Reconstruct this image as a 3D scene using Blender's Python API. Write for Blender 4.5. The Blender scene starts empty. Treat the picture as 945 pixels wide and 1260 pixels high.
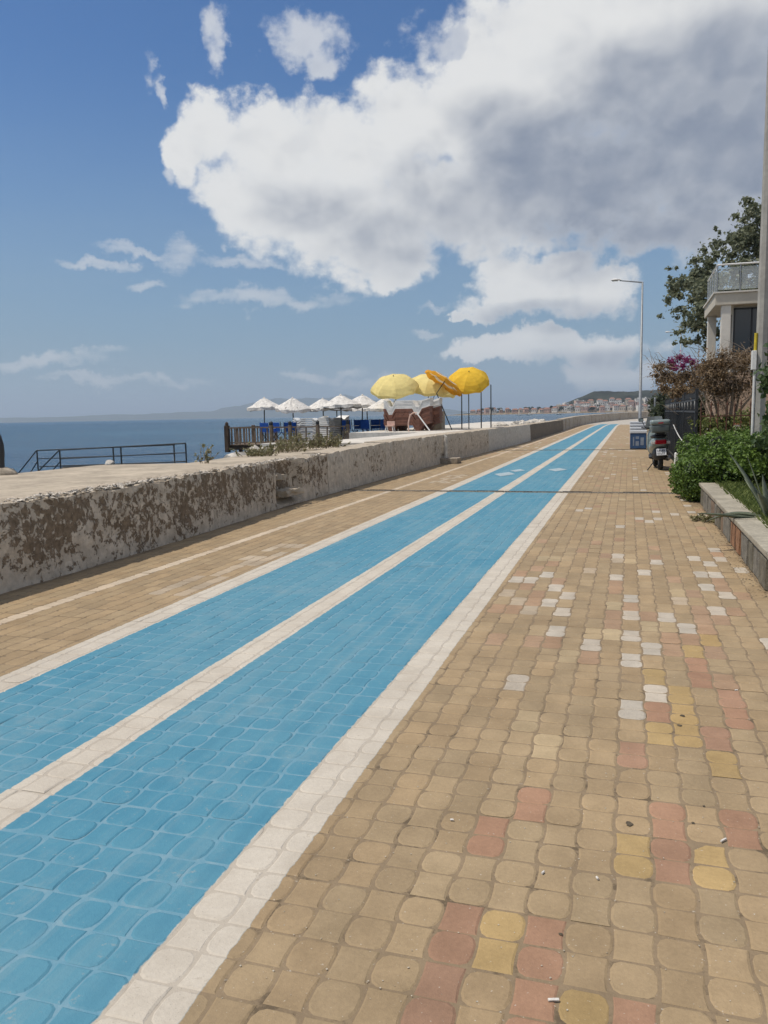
import bpy, bmesh, math, random
from mathutils import Vector, Matrix, Euler, noise as mnoise
R = math.radians
rnd = random.Random(7)
scene = bpy.context.scene
col = scene.collection

# ------------------------------------------------------------------ camera
CAM_H = 1.5; FPX = 985.0; CX, CY = 472.5, 630.0
PITCH = R(-6.90); YAW = R(17.03); ROLL = math.atan(0.0193)
camd = bpy.data.cameras.new('camera'); cam = bpy.data.objects.new('camera', camd); col.objects.link(cam)
camd.sensor_fit = 'VERTICAL'; camd.sensor_height = 36.0; camd.sensor_width = 27.0
camd.lens = 36.0 * FPX / 1260.0; camd.clip_start = 0.05; camd.clip_end = 120000
for k_, v_ in (('max_bounces', 6), ('diffuse_bounces', 2), ('glossy_bounces', 2), ('transmission_bounces', 4), ('volume_bounces', 0), ('transparent_max_bounces', 8)): setattr(scene.cycles, k_, v_)
cam.matrix_world = (Matrix.Translation((0, 0, CAM_H)) @ Matrix.Rotation(YAW, 4, 'Z')
                    @ Matrix.Rotation(math.pi/2 + PITCH, 4, 'X') @ Matrix.Rotation(-ROLL, 4, 'Z'))
scene.camera = cam
_m3 = cam.matrix_world.to_3x3()
def ray(px, py): return _m3 @ Vector((px - CX, CY - py, -FPX))
def at(px, py, y):                      # survey helper: point of a sight line at distance y along the promenade
    d = ray(px, py); t = y / d.y; return Vector((d.x*t, y, CAM_H + d.z*t))
def gz(px, py, z=0.0):
    d = ray(px, py); t = (z - CAM_H) / d.z; return Vector((d.x*t, d.y*t, z))

# ------------------------------------------------------------------ light
SUN = Vector((-0.45, -0.19, 1.0)).normalized()
SUN_EL = math.asin(SUN.z); SUN_AZ = math.atan2(SUN.x, SUN.y)
sd = bpy.data.lights.new('sun', 'SUN'); sd.energy = 3.6; sd.angle = R(0.53); sd.color = (1.0, 0.93, 0.83)
so = bpy.data.objects.new('sun', sd); col.objects.link(so); so.rotation_euler = SUN.to_track_quat('Z', 'Y').to_euler()
so.location = (-40, 10, 80)
scene.view_settings.view_transform = 'Standard'; scene.view_settings.look = 'None'
scene.view_settings.exposure = 0.0; scene.view_settings.gamma = 1.0; scene.view_settings.use_curve_mapping = False

def NN(nt, t, **kw):
    n = nt.nodes.new(t)
    for k, v in kw.items(): setattr(n, k, v)
    return n
class G:                                  # tiny node-graph helper
    def __init__(s, nt): s.nt = nt
    def n(s, t, **kw): return NN(s.nt, t, **kw)
    def link(s, a, b): s.nt.links.new(a, b)
    def put(s, sock, v):
        if isinstance(v, bpy.types.NodeSocket): s.nt.links.new(v, sock)
        elif v is not None: sock.default_value = v
    def m(s, op, a, b=None, c=None, clamp=False):
        n = s.n('ShaderNodeMath', operation=op); n.use_clamp = clamp
        s.put(n.inputs[0], a)
        if b is not None: s.put(n.inputs[1], b)
        if c is not None: s.put(n.inputs[2], c)
        return n.outputs[0]
    def v(s, op, a, b=None, sc=None):
        n = s.n('ShaderNodeVectorMath', operation=op); s.put(n.inputs[0], a)
        if b is not None: s.put(n.inputs[1], b)
        if sc is not None: s.put(n.inputs['Scale'], sc)
        return n.outputs['Value'] if op in ('LENGTH', 'DOT_PRODUCT') else n.outputs[0]
    def mix(s, f, a, b, mode='MIX'):
        n = s.n('ShaderNodeMix', data_type='RGBA', blend_type=mode)
        s.put(n.inputs[0], f); s.put(n.inputs[6], c4(a)); s.put(n.inputs[7], c4(b)); return n.outputs[2]
    def noise(s, vec=None, scale=5, detail=4, rough=.5, dist=0.0, col=False):
        n = s.n('ShaderNodeTexNoise'); n.inputs['Scale'].default_value = scale; n.inputs['Detail'].default_value = detail
        n.inputs['Roughness'].default_value = rough; n.inputs['Distortion'].default_value = dist
        if vec is not None: s.put(n.inputs['Vector'], vec)
        return n.outputs[1] if col else n.outputs[0]
    def ss(s, x, lo, hi):
        n = s.n('ShaderNodeMapRange', interpolation_type='SMOOTHSTEP'); s.put(n.inputs[0], x)
        n.inputs[1].default_value = lo; n.inputs[2].default_value = hi; return n.outputs[0]
    def lin(s, x, lo, hi, a=0., b=1.):
        n = s.n('ShaderNodeMapRange'); s.put(n.inputs[0], x)
        n.inputs[1].default_value = lo; n.inputs[2].default_value = hi; n.inputs[3].default_value = a; n.inputs[4].default_value = b
        return n.outputs[0]
    def bump(s, h, strength=.3, dist=.01, normal=None):
        n = s.n('ShaderNodeBump'); n.inputs['Strength'].default_value = strength; n.inputs['Distance'].default_value = dist
        s.put(n.inputs['Height'], h)
        if normal is not None: s.put(n.inputs['Normal'], normal)
        return n.outputs[0]
def c4(c):
    if isinstance(c, (tuple, list)) and len(c) == 3: return (*c, 1.0)
    return c

# ------------------------------------------------------------------ sky with clouds
world = bpy.data.worlds.new('World'); scene.world = world; world.use_nodes = True
world.cycles.sampling_method = 'MANUAL'; world.cycles.sample_map_resolution = 256
wt = world.node_tree; wt.nodes.clear(); g = G(wt)
def azel(px, py):
    d = ray(px, py); return math.atan2(d.x, d.y), math.atan2(d.z, math.hypot(d.x, d.y))
CUMULUS = [(655,338,60,22),(800,55,230,95),(900,150,160,140),(640,130,150,95),(520,150,95,55),(430,180,105,50),(330,185,70,48),(300,235,60,40),
           (390,255,110,65),(470,290,85,55),(560,245,110,62),(720,225,140,75),(255,165,34,36),(232,200,24,28),(480,335,42,18),
           (850,280,100,34),(640,210,90,60)]
SMALL = [(551,58,30,22),(375,44,52,24),(400,75,22,18),(270,48,17,28),(184,82,9,26),(196,112,7,20),(209,214,14,16)]
LOW = [(690,335,45,22),(625,352,40,18),(600,375,40,14),(680,365,90,26),(560,388,14,7),(580,435,32,10),(650,415,30,11),(665,345,70,26),(640,372,80,20),(735,352,50,24),(585,386,24,12),(615,432,62,14),(680,420,60,14),(735,432,62,22),(745,464,55,14)]
WISP = [(118,324,36,6),(165,309,42,6),(218,314,22,20),(290,326,58,9),(330,369,105,11),(178,356,26,7),(530,379,18,6),
        (120,470,70,6),(200,467,60,7),(50,448,90,9),(430,462,40,8),(380,466,26,6),(525,412,22,5),(470,475,60,8)]
DARK = [(800,240,230,85),(860,180,200,115),(905,140,110,90),(690,200,120,65),(860,260,170,60)]
DARK2 = [(490,292,120,46),(400,262,90,36),(560,240,110,50),(700,388,120,20),(710,446,120,18),(640,150,110,40)]
tc = g.n('ShaderNodeTexCoord'); D0 = tc.outputs['Generated']
sx = g.n('ShaderNodeSeparateXYZ'); g.link(D0, sx.inputs[0])
AZ = g.m('ARCTAN2', sx.outputs[0], sx.outputs[1])
EL = g.m('ARCSINE', sx.outputs[2])
w1 = g.noise(D0, 13, 6, .62, col=True)
w2 = g.noise(D0, 42, 4, .6, col=True)
warp = g.v('ADD', g.v('SCALE', g.v('SUBTRACT', w1, (.5, .5, .5)), sc=.075), g.v('SCALE', g.v('SUBTRACT', w2, (.5, .5, .5)), sc=.022))
sw = g.n('ShaderNodeSeparateXYZ'); g.link(warp, sw.inputs[0])
AZw = g.m('ADD', AZ, sw.outputs[0]); ELw = g.m('ADD', EL, sw.outputs[2])
def blobs(lst, az, el, base=-1.6):
    acc = None
    for cx, cy, rx, ry in lst:
        a, e = azel(cx, cy)
        u = g.m('MULTIPLY', g.m('SUBTRACT', az, a), FPX/rx); v = g.m('MULTIPLY', g.m('SUBTRACT', el, e), FPX/ry)
        q = g.m('SUBTRACT', 1.0, g.m('MULTIPLY_ADD', u, u, g.m('MULTIPLY', v, v)))
        if acc is None: acc = g.m('MAXIMUM', q, base)
        else: acc = g.m('SMOOTH_MAX', acc, q, .35)
    return acc
P = g.v('MULTIPLY', D0, (1, 1, 1.25))
fb = g.noise(P, 17, 8, .56, .25)
fbl = g.noise(P, 13, 3.2, .5, .2); fb2 = g.noise(g.v('ADD', P, (-.010, -.004, .022)), 13, 3.2, .5, .2)
fine = g.noise(P, 60, 6, .6)
fc = blobs(CUMULUS, AZw, ELw); fs = blobs(SMALL, AZw, ELw); fl = blobs(LOW, AZw, ELw)
# the cloud field goes on outside the picture as scattered cumulus
big = g.noise(P, 2.6, 3, .5)
outside = g.m('MAXIMUM', g.m('MAXIMUM', g.ss(AZ, R(13), R(22)), g.ss(AZ, R(-48), R(-56))), g.ss(EL, R(29), R(36)))
gen = g.m('SUBTRACT', g.m('MULTIPLY', g.m('SUBTRACT', big, .50), 9), g.m('MULTIPLY', g.m('SUBTRACT', 1, outside), 12))
field = g.m('MAXIMUM', g.m('MAXIMUM', fc, g.m('MULTIPLY_ADD', fs, .75, -.42)), g.m('MAXIMUM', fl, gen))
fbc = g.m('SUBTRACT', fb, .5)
vor = g.n('ShaderNodeTexVoronoi', feature='F1'); vor.inputs['Scale'].default_value = 24; vor.inputs['Detail'].default_value = 1.6; vor.inputs['Roughness'].default_value = .55; vor.normalize = True
g.link(g.v('ADD', P, g.v('SCALE', g.v('SUBTRACT', w2, (.5, .5, .5)), sc=.02)), vor.inputs['Vector']); puff = g.m('SUBTRACT', .42, vor.outputs['Distance'])
calm = g.lin(g.m('MAXIMUM', fc, g.m('MULTIPLY', fl, .8)), .20, .95, 1.15, .30)
dens = g.m('ADD', field, g.m('MULTIPLY', calm, g.m('ADD', g.m('ADD', g.m('MULTIPLY', fbc, 2.3), g.m('MULTIPLY', puff, 1.5)), g.m('MULTIPLY', g.m('SUBTRACT', fine, .5), .8))))
soft = g.ss(g.m('SUBTRACT', fs, fc), -.2, .4)
alpha = g.m('MULTIPLY', g.ss(dens, -.22, .70), g.m('SUBTRACT', .985, g.m('MULTIPLY', soft, .30)))
# streaks
P2 = g.v('MULTIPLY', D0, (1, 1, 4))
st = g.noise(P2, 14, 7, .6, .4)
fw = blobs(WISP, AZw, ELw)
wal = g.m('MULTIPLY', g.ss(g.m('MULTIPLY_ADD', g.m('SUBTRACT', st, .5), 3.2, fw), -.35, 1.4), .62)
# thin milky veil low over the horizon
veil = g.m('MULTIPLY', g.ss(EL, R(24), R(-2)), .95)
veil = g.m('MULTIPLY', veil, g.lin(g.noise(P2, 5, 4), .2, .8, .8, 1.1))
dn = g.m('SUBTRACT', fbl, .5)
dark = g.m('MAXIMUM', g.ss(g.m('MULTIPLY_ADD', dn, 1.6, blobs(DARK, AZ, EL)), -.9, 1.1), g.m('MULTIPLY', g.ss(g.m('MULTIPLY_ADD', dn, 2.2, blobs(DARK2, AZ, EL)), -.7, 1.2), .62))
lightv = g.lin(g.m('ADD', g.m('SUBTRACT', fbl, fb2), g.m('ADD', g.m('MULTIPLY', fbc, .12), g.m('MULTIPLY', puff, .10))), -.13, .13, 0, 1)
shade = g.m('ADD', g.m('MULTIPLY', lightv, .30), g.m('MULTIPLY', g.m('SUBTRACT', 1, dark), .74))
ccol = g.mix(g.ss(shade, .05, .95), (.235, .275, .36), (.81, .81, .80))
edge = g.ss(dens, .0, 1.3)
ccol = g.mix(g.m('MULTIPLY', g.m('SUBTRACT', 1, edge), .5), ccol, (.76, .78, .80))
sky = g.n('ShaderNodeTexSky', sky_type='NISHITA'); sky.sun_disc = False
sky.sun_elevation = SUN_EL; sky.sun_rotation = SUN_AZ; sky.air_density = 1.2; sky.dust_density = 0.4; sky.ozone_density = 2.6
b1 = g.n('ShaderNodeBackground'); b1.inputs[1].default_value = .090; g.link(g.mix(1.0, sky.outputs[0], (.46, .71, 1.0), 'MULTIPLY'), b1.inputs[0])
bv = g.n('ShaderNodeBackground'); bv.inputs[0].default_value = (.265, .38, .49, 1)
bw = g.n('ShaderNodeBackground'); bw.inputs[0].default_value = (.68, .70, .73, 1)
bc = g.n('ShaderNodeBackground'); g.link(ccol, bc.inputs[0])
def mixs(f, a, b):
    n = g.n('ShaderNodeMixShader'); g.link(f, n.inputs[0]); g.link(a, n.inputs[1]); g.link(b, n.inputs[2]); return n.outputs[0]
s0 = mixs(veil, b1.outputs[0], bv.outputs[0])
bh = g.n('ShaderNodeBackground'); bh.inputs[0].default_value = (.38, .46, .53, 1)
s0 = mixs(g.m('MULTIPLY', g.ss(EL, R(6), R(-.5)), .55), s0, bh.outputs[0])
s1 = mixs(wal, s0, bw.outputs[0])
lowfade = g.m('MULTIPLY', alpha, g.lin(EL, R(.3), R(3), .4, 1.0))
s2 = mixs(lowfade, s1, bc.outputs[0])
wo = g.n('ShaderNodeOutputWorld'); g.link(s2, wo.inputs[0])

# ------------------------------------------------------------------ builders
class MB:
    def __init__(s): s.v = []; s.f = []; s.mi = []; s.c = []; s.cur = 0; s.color = None
    def add(s, verts, faces):
        o = len(s.v); s.v += [tuple(v) for v in verts]
        s.f += [tuple(i+o for i in f) for f in faces]; s.mi += [s.cur]*len(faces)
        if s.color is not None: s.c += [s.color]*len(verts)
        return s
    def box(s, lo, hi, M=None):
        x0,y0,z0 = lo; x1,y1,z1 = hi
        vs = [Vector(p) for p in ((x0,y0,z0),(x1,y0,z0),(x1,y1,z0),(x0,y1,z0),(x0,y0,z1),(x1,y0,z1),(x1,y1,z1),(x0,y1,z1))]
        if M: vs = [M @ p for p in vs]
        return s.add(vs, [(0,3,2,1),(4,5,6,7),(0,1,5,4),(1,2,6,5),(2,3,7,6),(3,0,4,7)])
    def bbox(s, lo, hi, b=.01, M=None):      # box with chamfered edges
        bm = bmesh.new(); x0,y0,z0 = lo; x1,y1,z1 = hi
        bmesh.ops.create_cube(bm, size=1)
        for v in bm.verts: v.co = Vector((x0+(v.co.x+.5)*(x1-x0), y0+(v.co.y+.5)*(y1-y0), z0+(v.co.z+.5)*(z1-z0)))
        bmesh.ops.bevel(bm, geom=list(bm.edges), offset=b, segments=2, affect='EDGES', profile=.7)
        if M: bm.transform(M)
        s.bm(bm); return s
    def bm(s, bm):
        bm.verts.index_update(); s.add([v.co.copy() for v in bm.verts], [[v.index for v in f.verts] for f in bm.faces]); bm.free(); return s
    def tube(s, pts, r, n=6, caps=True):
        pts = [Vector(p) for p in pts]; rs = r if isinstance(r, (list, tuple)) else [r]*len(pts)
        vs = []; prev = None
        for i, p in enumerate(pts):
            t = (pts[min(i+1, len(pts)-1)] - pts[max(i-1, 0)])
            if t.length < 1e-9: t = Vector((0,0,1))
            t.normalize()
            if prev is None: u = t.orthogonal().normalized()
            else:
                u = prev - t*prev.dot(t)
                u = u.normalized() if u.length > 1e-6 else t.orthogonal().normalized()
            prev = u; w = t.cross(u)
            for k in range(n):
                a = 2*math.pi*k/n; vs.append(p + (u*math.cos(a) + w*math.sin(a))*rs[i])
        fs = []
        for i in range(len(pts)-1):
            for k in range(n): fs.append((i*n+k, i*n+(k+1)%n, (i+1)*n+(k+1)%n, (i+1)*n+k))
        if caps: fs.append(tuple(range(n-1, -1, -1))); fs.append(tuple((len(pts)-1)*n+k for k in range(n)))
        return s.add(vs, fs)
    def prism(s, poly, z0, z1):               # vertical prism on a ccw polygon
        n = len(poly); vs = [(p[0],p[1],z0) for p in poly] + [(p[0],p[1],z1) for p in poly]
        return s.add(vs, [tuple(range(n-1,-1,-1)), tuple(range(n,2*n))] + [(i,(i+1)%n,n+(i+1)%n,n+i) for i in range(n)])
    def lathe(s, prof, n=16, M=None, cap=True):
        vs = []
        for r, z in prof:
            for k in range(n):
                a = 2*math.pi*k/n; p = Vector((r*math.cos(a), r*math.sin(a), z)); vs.append(M @ p if M else p)
        fs = [(i*n+k, i*n+(k+1)%n, (i+1)*n+(k+1)%n, (i+1)*n+k) for i in range(len(prof)-1) for k in range(n)]
        if cap: fs += [tuple(range(n-1,-1,-1)), tuple((len(prof)-1)*n+k for k in range(n))]
        return s.add(vs, fs)
    def mesh(s, name, mats, smooth=False):
        me = bpy.data.meshes.new(name); me.from_pydata(s.v, [], s.f)
        for m in (mats if isinstance(mats, (list, tuple)) else [mats]): me.materials.append(m)
        if any(s.mi): me.polygons.foreach_set('material_index', s.mi)
        if s.c and len(s.c) == len(s.v):
            a = me.color_attributes.new('Col', 'FLOAT_COLOR', 'POINT')
            a.data.foreach_set('color', [x for c in s.c for x in (c[0], c[1], c[2], 1.0)])
        if smooth: me.polygons.foreach_set('use_smooth', [True]*len(me.polygons))
        me.update(); return me
    def build(s, name, mats, parent=None, smooth=False):
        return link(name, s.mesh(name, mats, smooth), parent)
def link(name, data, parent=None, loc=None, rot=None):
    o = bpy.data.objects.new(name, data); col.objects.link(o)
    if parent is not None: o.parent = parent
    if loc is not None: o.location = loc
    if rot is not None: o.rotation_euler = rot
    return o
def tag(o, label=None, cat=None, group=None, kind=None):
    if label: o['label'] = label
    if cat: o['category'] = cat
    if group: o['group'] = group
    if kind: o['kind'] = kind
    return o
def empty(name, loc, label, cat, group=None, rz=0.0):
    o = bpy.data.objects.new(name, None); o.empty_display_size = .2; col.objects.link(o); o.location = loc; o.rotation_euler = (0, 0, rz)
    return tag(o, label, cat, group)
def copy_tree(o, parent=None):
    c = o.copy(); col.objects.link(c); c.parent = parent
    for ch in list(o.children): copy_tree(ch, c)
    return c
def n3(x, y, z, s=1.0): return mnoise.noise(Vector((x*s, y*s, z*s)))
def fbm(x, y, z, s=1.0, o=4):
    t = 0; a = .5
    for k in range(o): t += a*mnoise.noise(Vector((x*s + 11*k, y*s, z*s))); s *= 2; a *= .5
    return t

# ------------------------------------------------------------------ materials
def newmat(name):
    m = bpy.data.materials.new(name); m.use_nodes = True; nt = m.node_tree; nt.nodes.clear()
    gg = G(nt); b = gg.n('ShaderNodeBsdfPrincipled'); o = gg.n('ShaderNodeOutputMaterial'); gg.link(b.outputs[0], o.inputs[0])
    return m, gg, b
def simple(name, c, rough=.6, var=.18, scale=6, metal=0., bump=.0, bscale=40, spec=.4, c2=None, coat=0.):
    m, q, b = newmat(name)
    geo = q.n('ShaderNodeNewGeometry'); p = geo.outputs['Position']
    n1 = q.noise(p, scale, 5, .6); n2 = q.noise(p, scale*7, 3, .6)
    f = q.m('ADD', q.m('MULTIPLY', n1, .65), q.m('MULTIPLY', n2, .35))
    lo = tuple(x*(1-var*1.6) for x in c) if c2 is None else c2; hi = tuple(min(1, x*(1+var)) for x in c)
    q.link(q.mix(q.ss(f, .3, .7), lo, hi), b.inputs['Base Color'])
    q.link(q.lin(n1, .2, .8, max(0, rough-.08), min(1, rough+.1)), b.inputs['Roughness'])
    b.inputs['Metallic'].default_value = metal; b.inputs['Specular IOR Level'].default_value = spec; b.inputs['Coat Weight'].default_value = coat
    if bump: q.link(q.bump(q.noise(p, bscale, 4, .6), bump, .01), b.inputs['Normal'])
    return m
# ---- paving: one paint layout for stones, joints and the far sheet
STRIPES = [(-1.265, -1.055), (-2.42, -2.21), (-3.55, -3.335)]
BLUE_END = 92.0
def paving(name, src, joints=False, far=False):
    m, q, b = newmat(name)
    geo = q.n('ShaderNodeNewGeometry'); pos = geo.outputs['Position']
    if far:
        uv = q.n('ShaderNodeUVMap'); uv.uv_map = 'lane'; pv = uv.outputs[0]
    else: pv = pos
    sp = q.n('ShaderNodeSeparateXYZ'); q.link(pv, sp.inputs[0]); X, Y = sp.outputs[0], sp.outputs[1]
    wob = q.m('MULTIPLY', q.m('SUBTRACT', q.noise(pos, 22, 4, .6), .5), .022)
    wob = q.m('MULTIPLY_ADD', q.m('SUBTRACT', q.noise(pos, 1.1, 2, .5), .5), .018, wob)
    Xw = q.m('ADD', X, wob)
    def band(a, c, soft=.003):
        return q.m('MULTIPLY', q.ss(Xw, a-soft, a+soft), q.m('SUBTRACT', 1, q.ss(Xw, c-soft, c+soft)))
    white = None
    for a, c in STRIPES:
        w = band(a, c); white = w if white is None else q.m('MAXIMUM', white, w)
    blue = band(STRIPES[2][0], STRIPES[0][1])
    inlane = q.m('SUBTRACT', 1, q.ss(q.m('ADD', Y, q.m('MULTIPLY', X, 1.0)), BLUE_END-.2, BLUE_END+.2))
    white = q.m('MULTIPLY', white, inlane); blue = q.m('MULTIPLY', blue, inlane)
    large = q.noise(pos, .55, 4, .6); mid = q.noise(pos, 4.5, 5, .65); fine = q.noise(pos, 70, 3, .6); speck = q.noise(pos, 210, 2, .5)
    if src == 'object':
        oi = q.n('ShaderNodeObjectInfo'); stone = oi.outputs['Color']
    elif src == 'attr':
        at_ = q.n('ShaderNodeVertexColor'); at_.layer_name = 'Col'; stone = at_.outputs[0]
    else: stone = c4(src)
    if far:    # stones beyond the built ones: courses and odd tinted stones as colour only
        mp = q.v('MULTIPLY', pv, (1/.1235, 1/.2795, 0))
        fl = q.v('FLOOR', mp); wn = q.n('ShaderNodeTexWhiteNoise', noise_dimensions='2D'); q.link(fl, wn.inputs[0]); rv = wn.outputs[0]
        stone = q.mix(q.ss(rv, .955, .957), stone, (.50, .45, .37))
        stone = q.mix(q.m('MULTIPLY', q.ss(q.m('FRACT', q.m('MULTIPLY', rv, 7.0)), .93, .94), .7), stone, (.40, .22, .145))
        stone = q.mix(q.m('MULTIPLY', q.m('SUBTRACT', rv, .5), .25), stone, (.50, .40, .27))
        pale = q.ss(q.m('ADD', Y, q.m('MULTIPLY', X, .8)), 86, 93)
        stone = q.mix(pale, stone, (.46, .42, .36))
        dq = q.m('ABSOLUTE', q.m('ADD', Xw, 4.50)); stone = q.mix(q.m('MULTIPLY', q.m('SUBTRACT', 1, q.ss(dq, .06, .075)), .75), stone, (.58, .46, .34))
    f = q.m('ADD', q.m('MULTIPLY', mid, .5), q.m('ADD', q.m('MULTIPLY', fine, .25), q.m('MULTIPLY', large, .25)))
    stone = q.mix(1.0, stone, q.mix(q.ss(f, .3, .72), (.74, .73, .71), (1.13, 1.13, 1.13)), 'MULTIPLY')
    dirt = q.ss(q.noise(pos, 1.7, 6, .7), .52, .78)
    stone = q.mix(q.m('MULTIPLY', dirt, .28), stone, (.22, .165, .105))
    stone = q.mix(q.m('MULTIPLY', q.ss(speck, .66, .74), .3), stone, (.14, .11, .08))
    stone = q.mix(q.m('MULTIPLY', q.ss(q.noise(pos, 90, 2, .5), .69, .75), .45), stone, (.60, .55, .47))
    # paint
    bcol = q.mix(q.ss(f, .28, .72), (.052, .198, .29), (.085, .258, .345))
    bcol = q.mix(q.m('MULTIPLY', q.ss(large, .35, .65), .35), bcol, (.13, .262, .32))
    bcol = q.mix(q.m('MULTIPLY', q.ss(q.noise(pos, 2.3, 6, .7), .5, .74), .38), bcol, (.26, .33, .35))
    wcol = q.mix(q.ss(f, .3, .7), (.435, .385, .315), (.575, .52, .435))
    wear = q.ss(q.m('ADD', q.m('MULTIPLY', q.noise(pos, 9, 7, .75), .6), q.m('MULTIPLY', q.noise(pos, 55, 4, .7), .4)), .565, .66)
    bcol = q.mix(q.m('MULTIPLY', wear, .55), bcol, (.33, .33, .31))
    wcol = q.mix(q.m('MULTIPLY', wear, .75), wcol, (.34, .285, .22))
    wcol = q.mix(q.m('MULTIPLY', q.ss(speck, .68, .74), .7), wcol, (.17, .14, .11))
    streak = q.noise(q.v('MULTIPLY', pos, (9, .35, 1)), 1.0, 5, .65)
    bcol = q.mix(q.m('MULTIPLY', q.ss(streak, .48, .72), .34), bcol, (.20, .30, .335))
    bcol = q.mix(q.m('MULTIPLY', q.ss(streak, .50, .30), .22), bcol, (.04, .15, .225))
    wcol = q.mix(q.m('MULTIPLY', q.ss(q.noise(pos, 3.1, 6, .7), .48, .72), .38), wcol, (.36, .305, .235))
    if joints:
        bcol = q.mix(q.ss(q.noise(pos, 12, 4, .6), .35, .75), (.115, .262, .345), (.185, .305, .365))
        wcol = q.mix(.42, wcol, (.33, .28, .22))
        weed = q.ss(q.noise(pos, 5, 7, .75), .53, .64)
        stone = q.mix(q.m('MULTIPLY', weed, .75), stone, (.085, .062, .036))
    base = q.mix(blue, stone, bcol); base = q.mix(white, base, wcol)
    q.link(base, b.inputs['Base Color'])
    q.link(q.lin(fine, .2, .8, .62, .85), b.inputs['Roughness']); b.inputs['Specular IOR Level'].default_value = .3
    h = q.m('ADD', q.m('MULTIPLY', fine, .6), q.m('MULTIPLY', speck, .4))
    q.link(q.bump(q.m('ADD', h, q.m('MULTIPLY', q.noise(pos, 28, 4, .65), .9)), .5, .004), b.inputs['Normal'])
    return m
M_stone = paving('paver_stone', 'object'); M_stone_far = paving('paver_stone_joined', 'attr')
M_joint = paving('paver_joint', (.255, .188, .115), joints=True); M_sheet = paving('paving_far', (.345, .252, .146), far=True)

def peeling(name, paint=(.60, .555, .485), under=(.205, .165, .12), amount=.5, sc=1.0, low=.0):
    m, q, b = newmat(name); geo = q.n('ShaderNodeNewGeometry'); p = geo.outputs['Position']
    a = q.noise(p, 1.3*sc, 3, .5); c = q.noise(p, 8.5*sc, 9, .70, .35); d = q.noise(p, 34*sc, 5, .7)
    sp = q.n('ShaderNodeSeparateXYZ'); q.link(p, sp.inputs[0])
    foot = q.m('SUBTRACT', 1, q.ss(sp.outputs[2], .05, .30))
    f = q.m('ADD', q.m('ADD', q.m('MULTIPLY', a, .36), q.m('MULTIPLY', c, .84)), q.m('MULTIPLY', d, .26))
    f = q.m('ADD', f, q.m('MULTIPLY', q.ss(sp.outputs[2], .66, .76), low*.9))
    f = q.m('ADD', f, q.m('MULTIPLY', foot, low))
    mask = q.ss(f, amount+.245-.018, amount+.245+.02)
    pc = q.mix(q.ss(q.noise(p, 9, 5, .65), .3, .72), tuple(x*.72 for x in paint), tuple(x*1.06 for x in paint))
    pc = q.mix(q.m('MULTIPLY', q.ss(q.noise(p, 2.2, 5, .7), .5, .72), .4), pc, (.36, .29, .21))
    uc = q.mix(q.ss(q.noise(p, 14, 6, .7), .3, .72), tuple(x*.62 for x in under), tuple(x*1.28 for x in under))
    uc = q.mix(q.m('MULTIPLY', q.ss(d, .6, .72), .35), uc, (.34, .30, .24))
    sn = q.n('ShaderNodeSeparateXYZ'); q.link(geo.outputs['True Normal'], sn.inputs[0])
    full = q.mix(mask, uc, pc); full = q.mix(q.m('MULTIPLY', q.ss(sn.outputs[2], .75, .93), .85), full, q.mix(q.ss(c, .35, .65), (.34, .285, .215), (.47, .40, .31)))
    q.link(full, b.inputs['Base Color']); b.inputs['Roughness'].default_value = .9; b.inputs['Specular IOR Level'].default_value = .15
    h = q.m('ADD', q.m('MULTIPLY', mask, .55), q.m('MULTIPLY', q.noise(p, 40, 6, .7), .45))
    q.link(q.bump(h, .8, .012), b.inputs['Normal']); return m
M_wall_near = peeling('peeling_whitewash', paint=(.60,.51,.40), under=(.215,.16,.108), amount=.495, low=.075, sc=1.2)
M_wall_mid = peeling('patchy_whitewash', paint=(.64,.555,.445), under=(.25,.19,.13), sc=1.15, amount=.41, low=.06)
M_wall_white = peeling('whitewash_far', paint=(.63,.585,.51), under=(.30,.25,.19), amount=.30)
M_wall_stone = peeling('bare_stone_wall', paint=(.40,.345,.27), under=(.20,.165,.125), amount=.60)
M_wall_pale = peeling('pale_wall_far', paint=(.50,.44,.36), under=(.33,.26,.19), amount=.44, sc=.5)
M_conc = simple('quay_concrete', (.425, .36, .275), .9, .2, 1.6, bump=.5, bscale=22, spec=.2)
M_slab = simple('slab_concrete', (.60, .555, .485), .9, .16, 1.2, bump=.4, bscale=20, spec=.2)
M_conc_d = simple('old_concrete', (.34, .29, .225), .92, .3, 2.5, bump=.7, bscale=14, spec=.2)
M_soil = simple('dry_soil', (.30, .235, .155), .95, .25, 1.2, bump=.5, bscale=9, spec=.1)
M_rock = simple('pale_rock', (.52, .48, .42), .9, .3, 3, bump=.6, bscale=12, spec=.2)
M_black = simple('black_metal', (.022, .024, .027), .5, .3, 9, spec=.5)
M_rail = simple('dark_green_rail', (.03, .036, .038), .45, .3, 9, spec=.5)
M_rust = simple('rusty_iron', (.12, .055, .035), .75, .4, 14, spec=.3)
M_galv = simple('galvanised_steel', (.27, .285, .30), .5, .15, 5, metal=.35)
M_drain = simple('drain_iron', (.10, .09, .075), .6, .4, 9, metal=.3, bump=.3)
M_drainl = simple('drain_edge', (.36, .31, .245), .7, .3, 9, bump=.3)
M_wood = simple('weathered_wood', (.21, .155, .11), .85, .3, 5, bump=.5, bscale=24, spec=.2)
M_woodd = simple('dark_wood', (.09, .062, .042), .85, .3, 5, bump=.5, bscale=24, spec=.2)
M_bluecan = simple('blue_canvas', (.018, .085, .36), .8, .15, 6, spec=.2)
M_plw = simple('white_plastic', (.80, .785, .745), .45, .08, 4)
M_plb = simple('brown_plastic', (.205, .092, .06), .5, .18, 4)
M_pink = simple('faded_pink_pipe', (.62, .42, .34), .5, .15, 5)
M_white = simple('white_paint', (.70, .69, .66), .5, .08, 5)
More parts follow.
